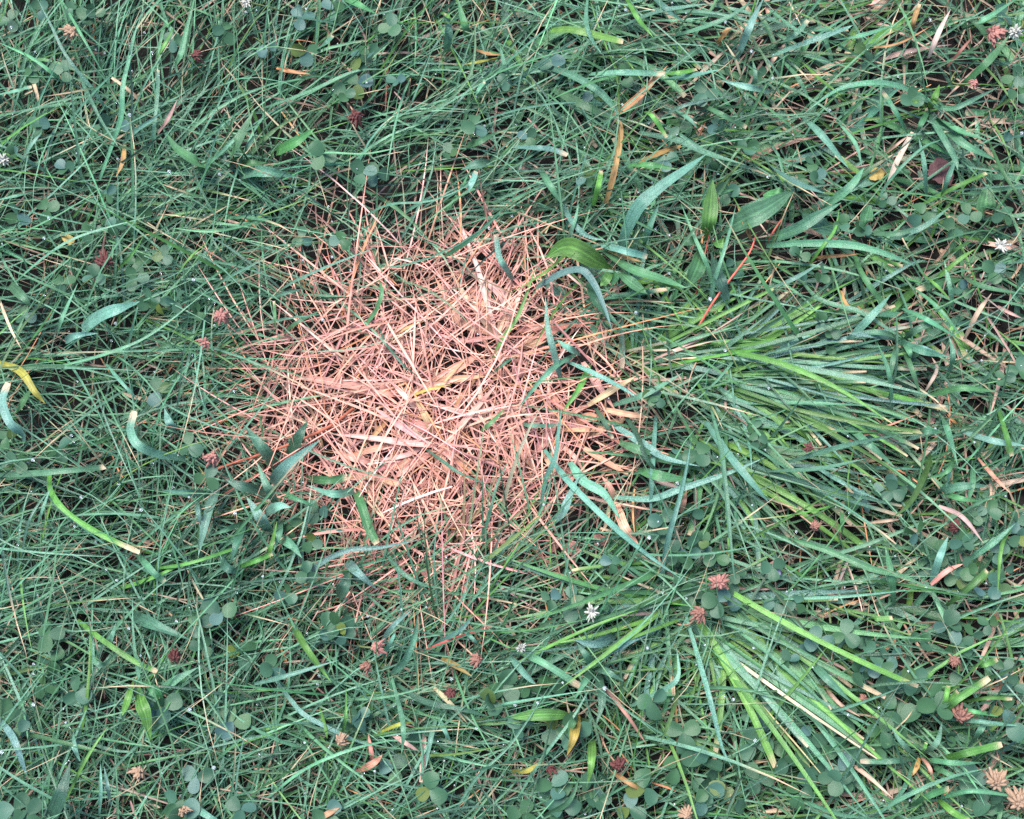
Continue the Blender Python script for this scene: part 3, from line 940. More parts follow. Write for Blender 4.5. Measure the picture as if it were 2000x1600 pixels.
PLANTS = [
 ('crabgrass_plant', 'sprawling crabgrass plant with broad dewy blue leaves', (500, 1000), '''
bw@3.2 17 416,965 380,962 350,961 318,957
bw@3.4 19 427,948 408,1000 395,1050 387,1087
bw 10 386,978 388,1005 391,1033
bw@4.2 24 526,1037 505,1005 481,970
tw@4 18 542,987 520,945 502,903
bw@4 28 533,947 560,910 627,858
bw 19 518,1002 545,988 569,991
tw 11 477,1021 440,1035 403,1049
dw 23 479,1023 465,1060 449,1103
tw 15 548,1018 545,1045 534,1078
bw@4 19 544,1048 570,1065 590,1090
tw 25 542,912 505,868 477,830
dw 23 564,892 585,850 601,823
y 9 519,1092 530,1065 541,1018
yc 10 469,1107 500,1095 532,1082
dw 20 430,1090 445,1110 470,1120
dw 22 520,960 470,950 440,935'''),
 ('crabgrass_plant', 'crabgrass shoot with blunt green leaves turning pink', (690, 960), '''
gc@2.6 17 598,934 640,938 677,932
pc@2 15 675,932 720,930 782,946
bw@3 17 695,958 650,965 598,947
gc@2.8 19 694,959 705,985 720,1030 737,1062
tw 11 553,964 580,975 622,991
bc@2.6 9 623,1037 645,1036 672,1038'''),
 ('crabgrass_plant', 'small crabgrass plant with five spreading teal leaves', (1160, 1305), '''
tw 17 1163,1305 1145,1280 1127,1256
bw 19 1202,1239 1160,1258 1118,1248
tw 15 1163,1304 1190,1315 1218,1331
dw 17 1168,1316 1176,1370 1164,1418
tw 13 1158,1310 1140,1335 1120,1370'''),
 ('broadleaf_weed', 'broad upright dewy leaves of a weed', (455, 318), '''
gw@4.4 29 446,320 465,275 496,216
tw 15 468,312 485,285 502,258
tw@4.2 25 470,342 500,335 540,338 585,348
dw 22 455,322 440,310 425,312
gw 20 462,325 490,320 520,318'''),
 ('plantain', 'plantain with a rounded browning leaf and toothed stalks', (1195, 522), '''
yl@3.6 44 1200,528 1165,510 1130,488 1100,483 1066,503
yl 18 1196,525 1185,545 1172,558
gl 16 1195,523 1203,540 1192,560
gl 24 1203,525 1230,550 1265,575'''),
 ('plantain', 'plantain rosette with ribbed pale green leaves', (1383, 478), '''
yl@4 32 1378,470 1386,420 1392,352
gl@3.8 36 1372,482 1362,520 1343,560
gl@4 44 1400,462 1450,430 1495,408 1550,372
yl 22 1392,472 1410,476 1422,470
dl 26 1388,492 1405,545 1425,590
gl 20 1376,480 1350,470 1330,478'''),
 ('plantain', 'plantain with three pale ribbed leaves half hidden in the grass', (1540, 395), '''
gl@3 40 1550,400 1520,385 1490,380
dl@3 34 1560,410 1600,440 1640,455
gl@3 30 1690,455 1690,430 1700,400
gl@3 38 1920,420 1925,400 1930,360'''),
 ('hawkweed_plant', 'hairy hawkweed with two upright green leaves', (268, 1330), '''
yl@4.2 24 268,1325 275,1370 285,1400 293,1453
yl@4 14 262,1325 250,1365 239,1398
gl 18 272,1330 300,1345 320,1375'''),
 ('hawkweed_plant', 'hawkweed with one long flat green leaf', (1130, 1397), '''
yl@4.2 24 1130,1398 1060,1395 998,1402
gl 14 1128,1395 1118,1410 1110,1440'''),
 ('coarse_grass_plant', 'yellow-hearted coarse grass with wide arching blades', (1815, 205), '''
yc 15 1812,212 1822,200 1835,193
y 14 1814,210 1826,190 1835,165
t 11 1818,208 1860,212 1900,195 1952,169
t 13 1814,224 1840,265 1865,310 1871,333
t 15 1826,228 1870,255 1932,276
t 17 1828,232 1880,280 1952,316
y 10 1810,208 1790,200 1770,203
g 12 1812,218 1800,240 1790,262'''),
 ('coarse_grass_plant', 'cut yellow-green grass crown with stiff blunt blades', (1860, 1375), '''
yc@4.2 15 1833,1397 1870,1365 1932,1324
yc 8 1868,1372 1930,1363 1977,1365
yc 10 1840,1392 1848,1360 1852,1340
yc 12 1838,1398 1856,1370 1870,1350
g 9 1845,1390 1900,1390 1950,1400'''),
 ('coarse_grass_plant', 'spreading coarse grass crown with a brown dried centre', (1795, 1477), '''
tc 11 1790,1480 1740,1487 1680,1487
t 10 1788,1480 1765,1540 1729,1583
yc@4 15 1828,1486 1890,1470 1957,1454
t 11 1800,1475 1830,1450 1840,1410
o 9 1795,1480 1790,1500 1780,1517
p 8 1800,1480 1815,1500 1825,1530
yc 9 1798,1475 1805,1460 1808,1450
t 10 1800,1482 1860,1490 1920,1490
g 11 1810,1490 1850,1510 1900,1530
t 10 1790,1478 1760,1450 1740,1420'''),
 ('coarse_grass_plant', 'star-shaped coarse grass with pale crossing blades', (1760, 660), '''
t@4.2 14 1760,665 1800,640 1850,625
t 13 1757,663 1720,650 1655,652
yc 10 1758,664 1763,655 1764,648
t 12 1760,668 1775,685 1780,700
b 13 1762,666 1800,680 1850,697
t 12 1757,668 1745,700 1740,740
g 11 1758,668 1780,720 1800,780'''),
 ('dead_grass_plant', 'dead coarse grass with wide pink blades fanning from its crown', (975, 655), '''
q 18 988,640 990,600 975,570 940,545 898,524
p 17 962,652 900,630 875,590 848,538
q 11 966,656 940,620 900,565 878,528
p 11 966,642 955,590 949,523
p 15 1040,677 1070,650 1100,638 1162,629
p 11 1010,647 1050,640 1073,629
p 20 1000,680 1050,668 1095,642
q 12 972,655 985,610 1000,565
p 10 975,650 1005,600 1020,560
q 10 980,655 1020,610 1035,580
p 16 965,640 945,600 920,575
p 14 985,640 1000,600 985,560
q 9 960,660 900,665 850,650'''),
 ('dead_grass_plant', 'flattened dead grass with bleached blades crossing in a star', (845, 865), '''
q@2.6 13 852,872 790,865 720,855 638,847
q@2.6 13 727,904 690,895 648,880
p 13 832,866 760,870 700,885 648,906
q 10 832,869 790,890 723,901
p@2 26 903,831 830,835 793,814
q@2.4 12 846,853 830,815 809,778
q@2.4 11 847,872 770,825 728,794
q@2.6 14 868,872 910,820 977,743
p 12 868,882 890,840 942,778
q@2.4 12 987,837 940,820 880,800 833,779
q 13 858,868 890,900 922,917
p 15 807,879 770,900 733,922
p 14 803,888 790,905 748,923
o 10 762,813 735,845 704,877
p 12 850,876 870,910 880,950
q 9 840,860 800,830 770,790
p 18 840,885 800,910 770,935
o 11 698,951 730,948 763,944'''),
 ('dead_grass_plant', 'long dead grass blades lying side by side across the patch', (800, 766), '''
p@2.2 16 802,766 700,755 620,742 563,737
p@2.2 18 798,768 870,745 953,734
p@2 20 838,748 900,715 935,692
q@2.4 12 817,803 790,775 757,739
p@2 14 790,772 730,768 660,760
q@2.4 13 795,770 850,752 905,738
o@2.4 10 880,817 900,780 937,728
q@2.2 12 946,818 940,780 934,728
q@2.4 10 975,827 985,810 1005,808 1022,824'''),
 ('dead_grass_plant', 'dead wide blades at the ragged right edge of the patch', (1080, 850), '''
p 14 995,838 1015,880 1047,922
p 19 1048,882 1070,850 1087,828
q 12 1018,798 1040,820 1057,826
p 16 1062,888 1090,920 1112,947
p 13 1128,868 1180,900 1233,931
p 11 1098,840 1160,840 1213,838
p 15 1138,708 1165,750 1203,803
p 15 1073,768 1090,790 1108,807
q 13 1148,792 1200,760 1243,734
p 18 1150,850 1190,830 1230,815
p 12 1090,830 1130,800 1160,790
q 10 1080,860 1120,890 1140,920
p 14 1100,850 1080,810 1060,780
q 12 1180,800 1230,810 1275,815
p 20 1120,830 1150,815 1180,820'''),
 ('dead_grass_plant', 'dried brown blades hanging below the patch beside the clover', (1205, 985), '''
p 19 1203,983 1220,1030 1247,1063
p 10 1330,1002 1336,980 1341,957
s 9 1258,928 1300,945 1327,951
s 8 1190,985 1185,1020 1175,1040
p 12 1200,980 1190,950 1175,930'''),
]

def build_traced():
    for line in SINGLES.strip().splitlines():
        key, kind = line[0], line.split()[0].split('@')[0][1:2]
        stem = key == 'r'
        name = 'red_straw' if stem else ('dead_straw' if key in DEADKEYS else ('broadleaf_shoot' if kind == 'w' else 'grass_shoot'))
        o, pts, key, w = blade_object(name, line)
        ln = np.linalg.norm(np.diff(pts, axis=0), axis=1).sum()
        size = 'long ' if ln > 190 else ('short ' if ln < 75 else '')
        wd = 'wide ' if w / PX > 15 else ('narrow ' if w / PX < 7.5 else '')
        noun = {'red_straw': 'dry stem', 'dead_straw': 'dead grass blade', 'broadleaf_shoot': 'broad leaf', 'grass_shoot': 'grass blade'}[name]
        kn = KEYNAME[key].replace(' dead', '')
        reg(o, f'{size}{curve_word(pts)}{wd if not stem else ""}{kn} {noun}', pts[len(pts) // 2], {'red_straw': 'straw', 'dead_straw': 'straw', 'broadleaf_shoot': 'weed', 'grass_shoot': 'grass shoot'}[name],
            {'red_straw': 'dry reddish stems', 'dead_straw': 'loose dead blades', 'broadleaf_shoot': 'single broad leaves', 'grass_shoot': 'single wide grass blades'}[name])
    for name, desc, c, lines in PLANTS:
        org = G(c[0], c[1], 0.0)
        e = link(name, None, None, org)
        e.empty_display_size = .01
        for ln in lines.strip().splitlines():
            blade_object('leaf' if name in ('plantain', 'hawkweed_plant', 'crabgrass_plant', 'broadleaf_weed') else 'blade', ln, e, org)
        reg(e, desc, c, {'crabgrass_plant': 'weed', 'plantain': 'plantain', 'hawkweed_plant': 'weed', 'broadleaf_weed': 'weed'}.get(name, 'grass plant'),
            {'dead_grass_plant': 'dead coarse grass plants', 'coarse_grass_plant': 'coarse grass plants'}.get(name))
build_traced()

# ------------------------------------------------------------------ bright tufts: crowns with many blades, each blade its own part
def one_blade(root, az, L, W, e0, e1, kc, kind, key, n=14, colour=None, tipcol=None):
    t = np.linspace(0, 1, n)
    el = e0 + (e1 - e0) * t ** .8; a = az + kc * t
    d = np.stack([np.cos(el) * np.cos(a), np.cos(el) * np.sin(a), np.sin(el)], -1)
    st = L / (n - 1) * d
    path = np.concatenate([np.zeros((1, 3)), np.cumsum(.5 * (st[:-1] + st[1:]), 0)]) + root
    path[:, 2] = np.maximum(path[:, 2], .004 + .003 * t)
    return path, ribbon(path, W, kind, key, 3 if W < 14 * PX else 4, colour=colour, tipcol=tipcol)

def tuft(desc, c, sectors, keys, wpx, group='bright grass tufts', name='grass_tuft', spread=22, e0=(58, 12)):
    org = G(c[0], c[1], 0.0)
    e = link(name, None, None, org); e.empty_display_size = .01
    for (a, s, cnt, l0, l1) in sectors:
        for _ in range(cnt):
            az = R(a + rng.normal(0, s))
            off = rng.normal(0, spread, 2)
            root = G(c[0] + off[0] + 12 * math.cos(az), c[1] + off[1] - 12 * math.sin(az), 0.0)
            L = rng.uniform(l0, l1) * PX * 1.12
            key = rng.choice(list(keys))
            W = np.clip(rng.normal(wpx, wpx * .25), 5, wpx * 1.9) * PX * (.7 if key in DEADKEYS else 1)
            kind = 'c' if rng.random() < .35 and key not in DEADKEYS else 'p'
            dead = key in DEADKEYS
            path, (V, F, C, U) = one_blade(root, az, L, W, R(np.clip(rng.normal(*e0), 15, 80)), R(rng.normal(-14, 10)), rng.normal(0, .22), kind, key)
            link('blade', make_mesh('blade', V - org, F, M_DEAD if dead else M_BLADE, C, U), e)
    reg(e, desc, c, 'grass tuft' if group == 'bright grass tufts' else 'grass plant', group)
    return e

tuft('bright green grass tuft with stiff blades fanning to the upper right', (1250, 705),
     [(50, 18, 14, 110, 240), (15, 14, 18, 120, 300), (88, 8, 4, 150, 240), (-8, 10, 14, 120, 260), (-40, 14, 6, 80, 160), (120, 20, 5, 70, 150)],
     'yyygggttts', 8, e0=(46, 12), spread=12)
tuft('large bright green grass tuft sweeping right beside the dead patch', (1385, 740),
     [(20, 9, 34, 160, 330), (2, 9, 40, 180, 380), (-12, 9, 60, 180, 420), (-26, 9, 50, 160, 380), (-45, 12, 24, 120, 280), (45, 12, 18, 120, 260)],
     'yyyggttttb', 8, e0=(44, 10), spread=30)
tuft('leaning green grass tuft whose blades hang down right above the clover', (1395, 860),
     [(-22, 10, 26, 150, 360), (-50, 12, 16, 120, 260), (-80, 12, 12, 110, 240), (-100, 10, 6, 100, 180), (5, 10, 12, 140, 300)],
     'yyygggttb', 8.5, e0=(44, 10), spread=24)
tuft('wide-spreading green grass tuft radiating around the clover below the patch', (1345, 1165),
     [(-42, 8, 46, 220, 520), (-28, 8, 18, 200, 420), (-62, 9, 20, 160, 360), (-92, 12, 16, 120, 260), (-130, 12, 16, 120, 260), (175, 9, 22, 160, 330),
      (200, 10, 18, 180, 340), (152, 10, 12, 120, 260), (-5, 10, 14, 160, 360), (85, 30, 8, 70, 150)],
     'yyygggttttbs', 8.5, e0=(42, 10), spread=34)

# coarse grass plants of the upper right and the right side
COARSE = [(1080, 40), (1180, 90), (1300, 60), (1400, 110), (1500, 60), (1590, 40), (1680, 40), (1770, 90), (1900, 40), (1960, 120), (1040, 210), (1120, 260), (1240, 190), (1330, 180),
          (1440, 230), (1520, 200), (1640, 150), (1700, 220), (1900, 240), (1970, 230), (1080, 340), (1300, 290), (1430, 330), (1540, 290), (1620, 300), (1700, 330), (1780, 320), (1900, 350),
          (1980, 340), (1270, 430), (1560, 420), (1640, 470), (1760, 420), (1850, 460), (1960, 460), (1700, 540), (1800, 560), (1900, 530), (1970, 620), (1640, 600), (1830, 640), (1900, 720),
          (1800, 740), (1700, 720), (1960, 800), (1860, 830), (1790, 870), (1950, 900), (1890, 960), (1980, 1000), (1840, 1060), (1920, 1080), (1780, 1100), (1870, 1170), (1970, 1160), (1700, 1180),
          (1760, 1220), (1900, 1260), (1980, 1290), (1680, 1330), (1960, 1470), (1870, 1560), (1750, 1560), (1640, 1560), (1980, 1580), (1000, 130), (960, 40), (1600, 1200), (1190, 560), (1130, 600)]
def coarse_grass():
    for i, c in enumerate(COARSE):
        a, sp = flow(np.array([float(c[0])]), np.array([float(c[1])]))
        k = int(rng.integers(5, 9))
        base = math.degrees(a[0])
        sec = [(base, 55, k - k // 2, 80, 190), (base + 180, 55, k // 2, 70, 170)]
        keys = ['ttgg', 'ttgy', 'ggty', 'tgdd', 'tgyb'][i % 5] + 'ts'
        word = {'ttgg': 'teal', 'ttgy': 'fresh green', 'ggty': 'mid green', 'tgdd': 'dark', 'tgyb': 'mixed green'}[keys[:4]]
        tuft(f'{word} coarse grass plant with {[0, 1, 2, 3, 4, "five", "six", "seven", "eight"][k]} blades', c, sec, keys, 12.5, group='coarse grass plants', name='coarse_grass_plant', spread=9, e0=(40, 14))
coarse_grass()

# ------------------------------------------------------------------ clover
def leaflet_meshes():
    out = []
    for s in range(5):
        fold = rng.uniform(.02, .35); notch = rng.uniform(.0, .06); wd = rng.uniform(.82, 1.0)
        t = np.array((0, .12, .35, .62, .86, 1.0)); hw = np.array((.08, .48, .86, 1.0, .84, .50)) * wd * .5
        a = np.linspace(-1, 1, 5)
        V = []; U = []
        for i, tt in enumerate(t):
            for x in a:
                y = tt - (notch * (1 - abs(x)) if i == 5 else 0) - (.02 * x * x if i == 4 else 0) - (.07 * x * x if i == 5 else 0)
                V.append((x * hw[i], y, abs(x) * hw[i] * fold + .12 * math.sin(tt * 2.4 + s)))
                U.append((x * .5 + .5, tt))
        idx = np.arange(30).reshape(6, 5)
        F = np.stack([idx[:-1, :-1], idx[:-1, 1:], idx[1:, 1:], idx[1:, :-1]], -1).reshape(-1, 4)
        out.append(make_mesh('leaflet', np.array(V) * 1.0, F, M_CLOVER, None, np.array(U)))
    return out
LEAFLETS = leaflet_meshes()

CLOVER = '''80,20 145,20 165,25 185,25 20,40 125,140 65,140 200,252 245,235 80,250 35,420 95,410 225,440 180,455 270,420 320,500 265,515 265,545 290,585 312,592 345,590 385,612
125,555 50,620 185,540 310,765 15,855 115,880 370,870 35,900 405,935 700,110 722,102 765,55 752,48 590,35 700,165 775,160 675,185 520,90 925,245 710,340 735,342 630,305 590,465 665,470
1030,270 1325,250 1400,245 1300,315 1390,312 1145,350 1375,185 1420,380 1690,100 1780,195 1590,320 1560,350 1597,352 1980,150 1990,185 1960,30 1645,440 1685,455 1560,500 1570,530 1605,535
1890,420 1960,420 1860,450 1940,530 1880,565 1600,630 1620,672 1622,648 1780,700 1960,740 1990,725 1440,530 1420,522 1270,770 1284,778 1350,1000 1295,1020 1290,1042 1365,1055 1320,1080 1345,1087
1372,1066 1400,1090 1340,1140 1345,1162 1440,1120 1400,1175 1425,1165 1175,1190 1130,1192 1120,1170 1075,1170 1195,1100 1480,860 1475,838 1320,890 1365,890 1730,950 1742,962 1770,950 1680,980 1735,968
1875,1025 1930,1000 1908,1006 1790,1040 1820,1075 1832,1082 1880,1060 1890,1110 1870,1130 1950,1080 1960,1112 1985,1020 1900,1150 1945,1145 1990,1050 1510,1110 1515,1180 1555,1180 1650,1240 1664,1250
1690,1255 1680,1310 1692,1316 1740,1280 1750,1320 1765,1331 1800,1335 1803,1360 1816,1362 1740,1350 1830,1385 1850,1440 1620,1440 1640,1465 1700,1455 1680,1470 1625,1520 1640,1503 1610,1527 1652,1525
1720,1430 1900,1520 1920,1570 1936,1575 1890,1560 1960,1305 1960,1385 1900,1240 1870,1260 1000,1345 1070,1340 1058,1347 1015,1420 1085,1425 1120,1430 1335,1430 1275,1370 1475,1455 1385,1530 1383,1545
1360,1565 1430,1570 1170,1565 1158,1558 1085,1570 1100,1560 1020,1590 1145,1545 1080,1535 1320,1500 1370,1490 1480,1400 640,1230 660,1223 672,1240 530,1305 700,1400 685,1412 820,1430 840,1540 770,1500
985,1340 960,1370 640,1590 55,1590 100,1290 95,1240 85,1340 150,1350 40,1430 30,1580 310,1390 322,1380 360,1590 455,1410 470,1275 390,1220 430,1195 395,1265 385,1520 340,1570 470,1580 20,1400
1540,1290 1580,1270 1600,1250 1720,1300 1780,1390 1760,1410 1860,1340 1980,1340 1930,1220 1850,1220 1800,1250 1650,1400 1560,1430 1530,1480 1580,1500 1560,1550 1480,1520 1230,1580 1260,1540 1990,1450
560,1160 600,1120 610,1060 570,1030 620,1000 690,1125 130,330 210,380 340,80 440,60 30,300 600,100 650,20 880,300 990,160 1080,130 1160,190 1230,150 1480,150 1460,290 1730,390 1800,420 1980,270'''
def clover():
    pts = np.array([[float(a) for a in q.split(',')] for q in CLOVER.split()])
    used = np.zeros(len(pts), bool)
    words = {}
    for i in range(len(pts)):
        if used[i]:
            continue
        mem = np.where((~used) & (np.hypot(*(pts - pts[i]).T) < 62))[0]
        used[mem] = True
        cc = pts[mem].mean(0)
        org = G(cc[0], cc[1], 0.0)
        e = link('clover_plant', None, None, org); e.empty_display_size = .01
        for j in mem:
            u, v = pts[j]
            z = rng.uniform(.024, .041) * (1 - .45 * float(deadness(u, v)))
            top = G(u, v, z)
            foot = org + np.array((*(rng.normal(0, .004, 2)), 0.0))
            s = np.linspace(0, 1, 7)[:, None]
            path = foot * (1 - s) + top * s
            path[:, :2] += (np.sin(s * 3.14) * rng.normal(0, .004, 2))
            path[:, 2] = foot[2] + (top[2] - foot[2]) * np.linspace(0, 1, 7) ** .8
            V, F, _, U = tube(path, .00045, None, 4)
            st = link('leaf_stalk', make_mesh('leaf_stalk', V - org, F, M_STALK), e)
            base = rng.uniform(0, 6.28); tilt = rng.normal(0, .35, 2)
            size = rng.uniform(15, 23) * (1 + .25 * smooth(900, 1500, v)) * PX * 1.35
            for q in range(3):
                lf = link('leaflet', LEAFLETS[rng.integers(5)], st)
                ang = base + q * 2.094 + rng.normal(0, .15)
                lf.location = top - org + np.array((0, 0, .0004 * q))
                lf.rotation_euler = (rng.normal(.05, .3) + tilt[0], tilt[1] + rng.normal(0, .2), ang)
                sc = size * rng.uniform(.85, 1.1); lf.scale = (sc, sc, sc)
        k = len(mem)
        reg(e, ['single clover leaf', 'pair of clover leaves', 'clover plant with three leaves', 'clover plant with four leaves'][k - 1] if k < 5 else 'leafy clover clump', cc, 'clover', 'clover plants')
clover()

# ------------------------------------------------------------------ clover flower heads
FLOWERS = [
    (1155, 1196, 'white', 30, 'fresh white clover flower'), (1955, 482, 'white', 30, 'white clover flower'), (1982, 62, 'white', 26, 'white clover flower'), (482, 4, 'white', 24, 'pale clover flower'),
    (6, 312, 'white', 24, 'pale clover flower'), (665, 1448, 'tan', 24, 'pale drying clover flower'), (1016, 1264, 'white', 20, 'small white clover flower'), (272, 1507, 'tan', 26, 'pale wilted clover flower'),
    (432, 617, 'pink', 30, 'pink wilted clover flower'), (400, 668, 'pink', 22, 'small pink wilted clover flower'), (205, 512, 'dark', 30, 'dark red wilted clover flower'), (340, 1283, 'dark', 28, 'dark red wilted clover flower'),
    (416, 893, 'pink', 26, 'greyish pink wilted clover flower'), (735, 1265, 'pink', 26, 'pink wilted clover flower'), (1404, 1138, 'pink', 32, 'pink wilted clover flower'), (1368, 1197, 'wilt', 30, 'brown-pink wilted clover flower'),
    (1946, 1527, 'tan', 36, 'tan wilted clover flower'), (1992, 1566, 'tan', 40, 'large tan wilted clover flower'), (140, 62, 'tan', 28, 'tan wilted clover flower'), (382, 108, 'dark', 24, 'dark wilted clover flower'),
    (695, 225, 'dark', 28, 'dark red wilted clover flower'), (932, 1288, 'wilt', 24, 'tan brown wilted clover flower'), (1208, 1495, 'dark', 28, 'dark wilted clover flower'), (1342, 1590, 'tan', 26, 'tan wilted clover flower'),
    (1868, 1028, 'dark', 24, 'dark brown wilted clover flower'), (1875, 1398, 'wilt', 34, 'brown wilted clover flower'), (1590, 1028, 'wilt', 18, 'small brown wilted clover flower'), (1865, 1290, 'wilt', 20, 'small brown wilted clover flower'),
    (1688, 1366, 'wilt', 18, 'small brown wilted clover flower'), (358, 1582, 'tan', 20, 'small tan wilted clover flower'), (1940, 65, 'pink', 34, 'pink withered clover flower'), (1905, 162, 'pink', 18, 'small pink withered clover flower'),
    (880, 1352, 'dark', 20, 'small dark wilted clover flower'), (718, 1300, 'wilt', 20, 'small brown wilted clover flower'), (1580, 875, 'dark', 18, 'small dark wilted clover flower'), (1073, 1500, 'dark', 18, 'small dark red wilted clover flower')]
FMAT = dict(white=M_WHITE, tan=M_WILTT, pink=M_WILTP, dark=M_WILTD, wilt=M_WILT)
def floret_bundle(kind, rad):
    Vs, Fs = [], []; off = 0
    sp = np.linspace(-.95, .95, 6)                       # the knob they sit on
    cp = np.stack([np.zeros(6), np.zeros(6), sp * rad * .45], -1)
    V, F, _, _ = tube(cp, rad * .5, None, 8, 1.0)
    V[:, :2] *= np.repeat(np.sqrt(1 - sp ** 2), 8)[:, None]
    Vs.append(V); Fs.append(F); off = len(V)
    nfl = 40 if kind == 'white' else 52
    fresh = kind == 'white'
    for i in range(nfl):
        ph = i * 2.39996 + rng.normal(0, .25)
        ct = 1 - 1.25 * (i + .5) / nfl if fresh else 1 - 1.55 * (i + .5) / nfl
        st = math.sqrt(max(0, 1 - ct * ct))
        d = np.array((st * math.cos(ph), st * math.sin(ph), ct))
        if fresh and rng.random() < .25:
            continue
        ln = rad * (rng.uniform(.7, 1.15) if fresh else rng.uniform(.55, 1.05)); wd = rad * (rng.uniform(.11, .17) if fresh else rng.uniform(.16, .24))
        droop = (.15 if fresh else .8) * rng.uniform(.4, 1.3)
        s = np.linspace(0, 1, 5)
        path = d[None] * (rad * .12 + ln * s[:, None])
        path[:, 2] -= droop * ln * s ** 2
        path += rng.normal(0, rad * (.06 if fresh else .16), 3) * s[:, None] ** 1.5
        V, F, _, _ = tube(path, wd, None, 5, 1.0)
        prof = np.repeat(np.array((.45, .8, 1.0, .9, .45)), 5)[:, None]
        ctr = np.repeat(path, 5, 0)
        V = ctr + (V - ctr) * prof * np.array((1, 1, 1))
        Vs.append(V); Fs.append(F + off); off += len(V)
    return np.concatenate(Vs), np.concatenate(Fs)
def flowers():
    for (u, v, kind, dia, desc) in FLOWERS:
        zt = rng.uniform(.042, .050)
        if kind in ('dark', 'wilt'):
            zt -= .004
        top = G(u, v, zt)
        foot = G(u + rng.normal(0, 30), v + rng.normal(0, 30), 0.0)
        e = link('clover_flower', None, None, foot); e.empty_display_size = .01
        s = np.linspace(0, 1, 9)
        path = foot[None] * (1 - s[:, None]) + top[None] * s[:, None]
        path[:, 2] = top[2] * s ** .8
        path[:, :2] += np.sin(s * 3.14)[:, None] * rng.normal(0, .006, 2)
        V, F, _, _ = tube(path, .0007, None, 5)
        link('stalk', make_mesh('stalk', V - foot, F, M_STALK if kind in ('white', 'pink') else M_DRYSTALK), e)
        V, F = floret_bundle(kind, dia * .5 * PX)
        h = link('florets', make_mesh('florets', V, F, FMAT[kind]), e)
        h.location = top - foot
        h.rotation_euler = (rng.normal(0, .6), rng.normal(0, .6), rng.uniform(0, 6))
        h['kind'] = 'stuff'
        reg(e, desc, (u, v), 'clover flower', 'clover flower heads')
flowers()

# ------------------------------------------------------------------ withered leaves, clods, petal
def crumpled(size, mat, aspect=.8, curl=.35, pointed=.0, name='withered_leaf'):
    n = 7
    a = np.linspace(-1, 1, n)
    X, Y = np.meshgrid(a, a)
    rr = np.sqrt(np.maximum(X ** 2, 1e-9) + Y ** 2)
    k = np.where(rr > 1e-4, np.maximum(abs(X), abs(Y)) / np.maximum(rr, 1e-4), 1)
    X2, Y2 = X * k, Y * k
    ph = rng.uniform(0, 6, 4)
    Z = curl * (.55 * np.sin(X2 * 2.6 + ph[0]) + .45 * np.sin(Y2 * 3.1 + ph[1]) * X2 + .3 * np.sin((X2 + Y2) * 5 + ph[2])) * .5
    out = 1 + .10 * np.sin(np.arctan2(Y2, X2) * 3 + ph[3]) + .07 * np.sin(np.arctan2(Y2, X2) * 7)
    V = np.stack([X2 * out * aspect, Y2 * out, Z], -1).reshape(-1, 3) * size * .5
    idx = np.arange(n * n).reshape(n, n)
    F = np.stack([idx[:-1, :-1], idx[:-1, 1:], idx[1:, 1:], idx[1:, :-1]], -1).reshape(-1, 4)
    return make_mesh(name, V, F, mat)
WITHER = [(1110, 925, 28), (1240, 1005, 30), (1172, 1055, 32), (1116, 1072, 34), (1080, 1068, 24), (1122, 1090, 20), (850, 640, 26), (800, 697, 26), (716, 918, 32), (910, 915, 24), (835, 1118, 26),
          (782, 1108, 28), (742, 640, 24), (928, 570, 28), (905, 745, 26), (1012, 728, 26), (558, 662, 22), (1004, 600, 22), (640, 905, 28), (690, 700, 22), (1000, 560, 20), (760, 1072, 24), (870, 960, 18)]
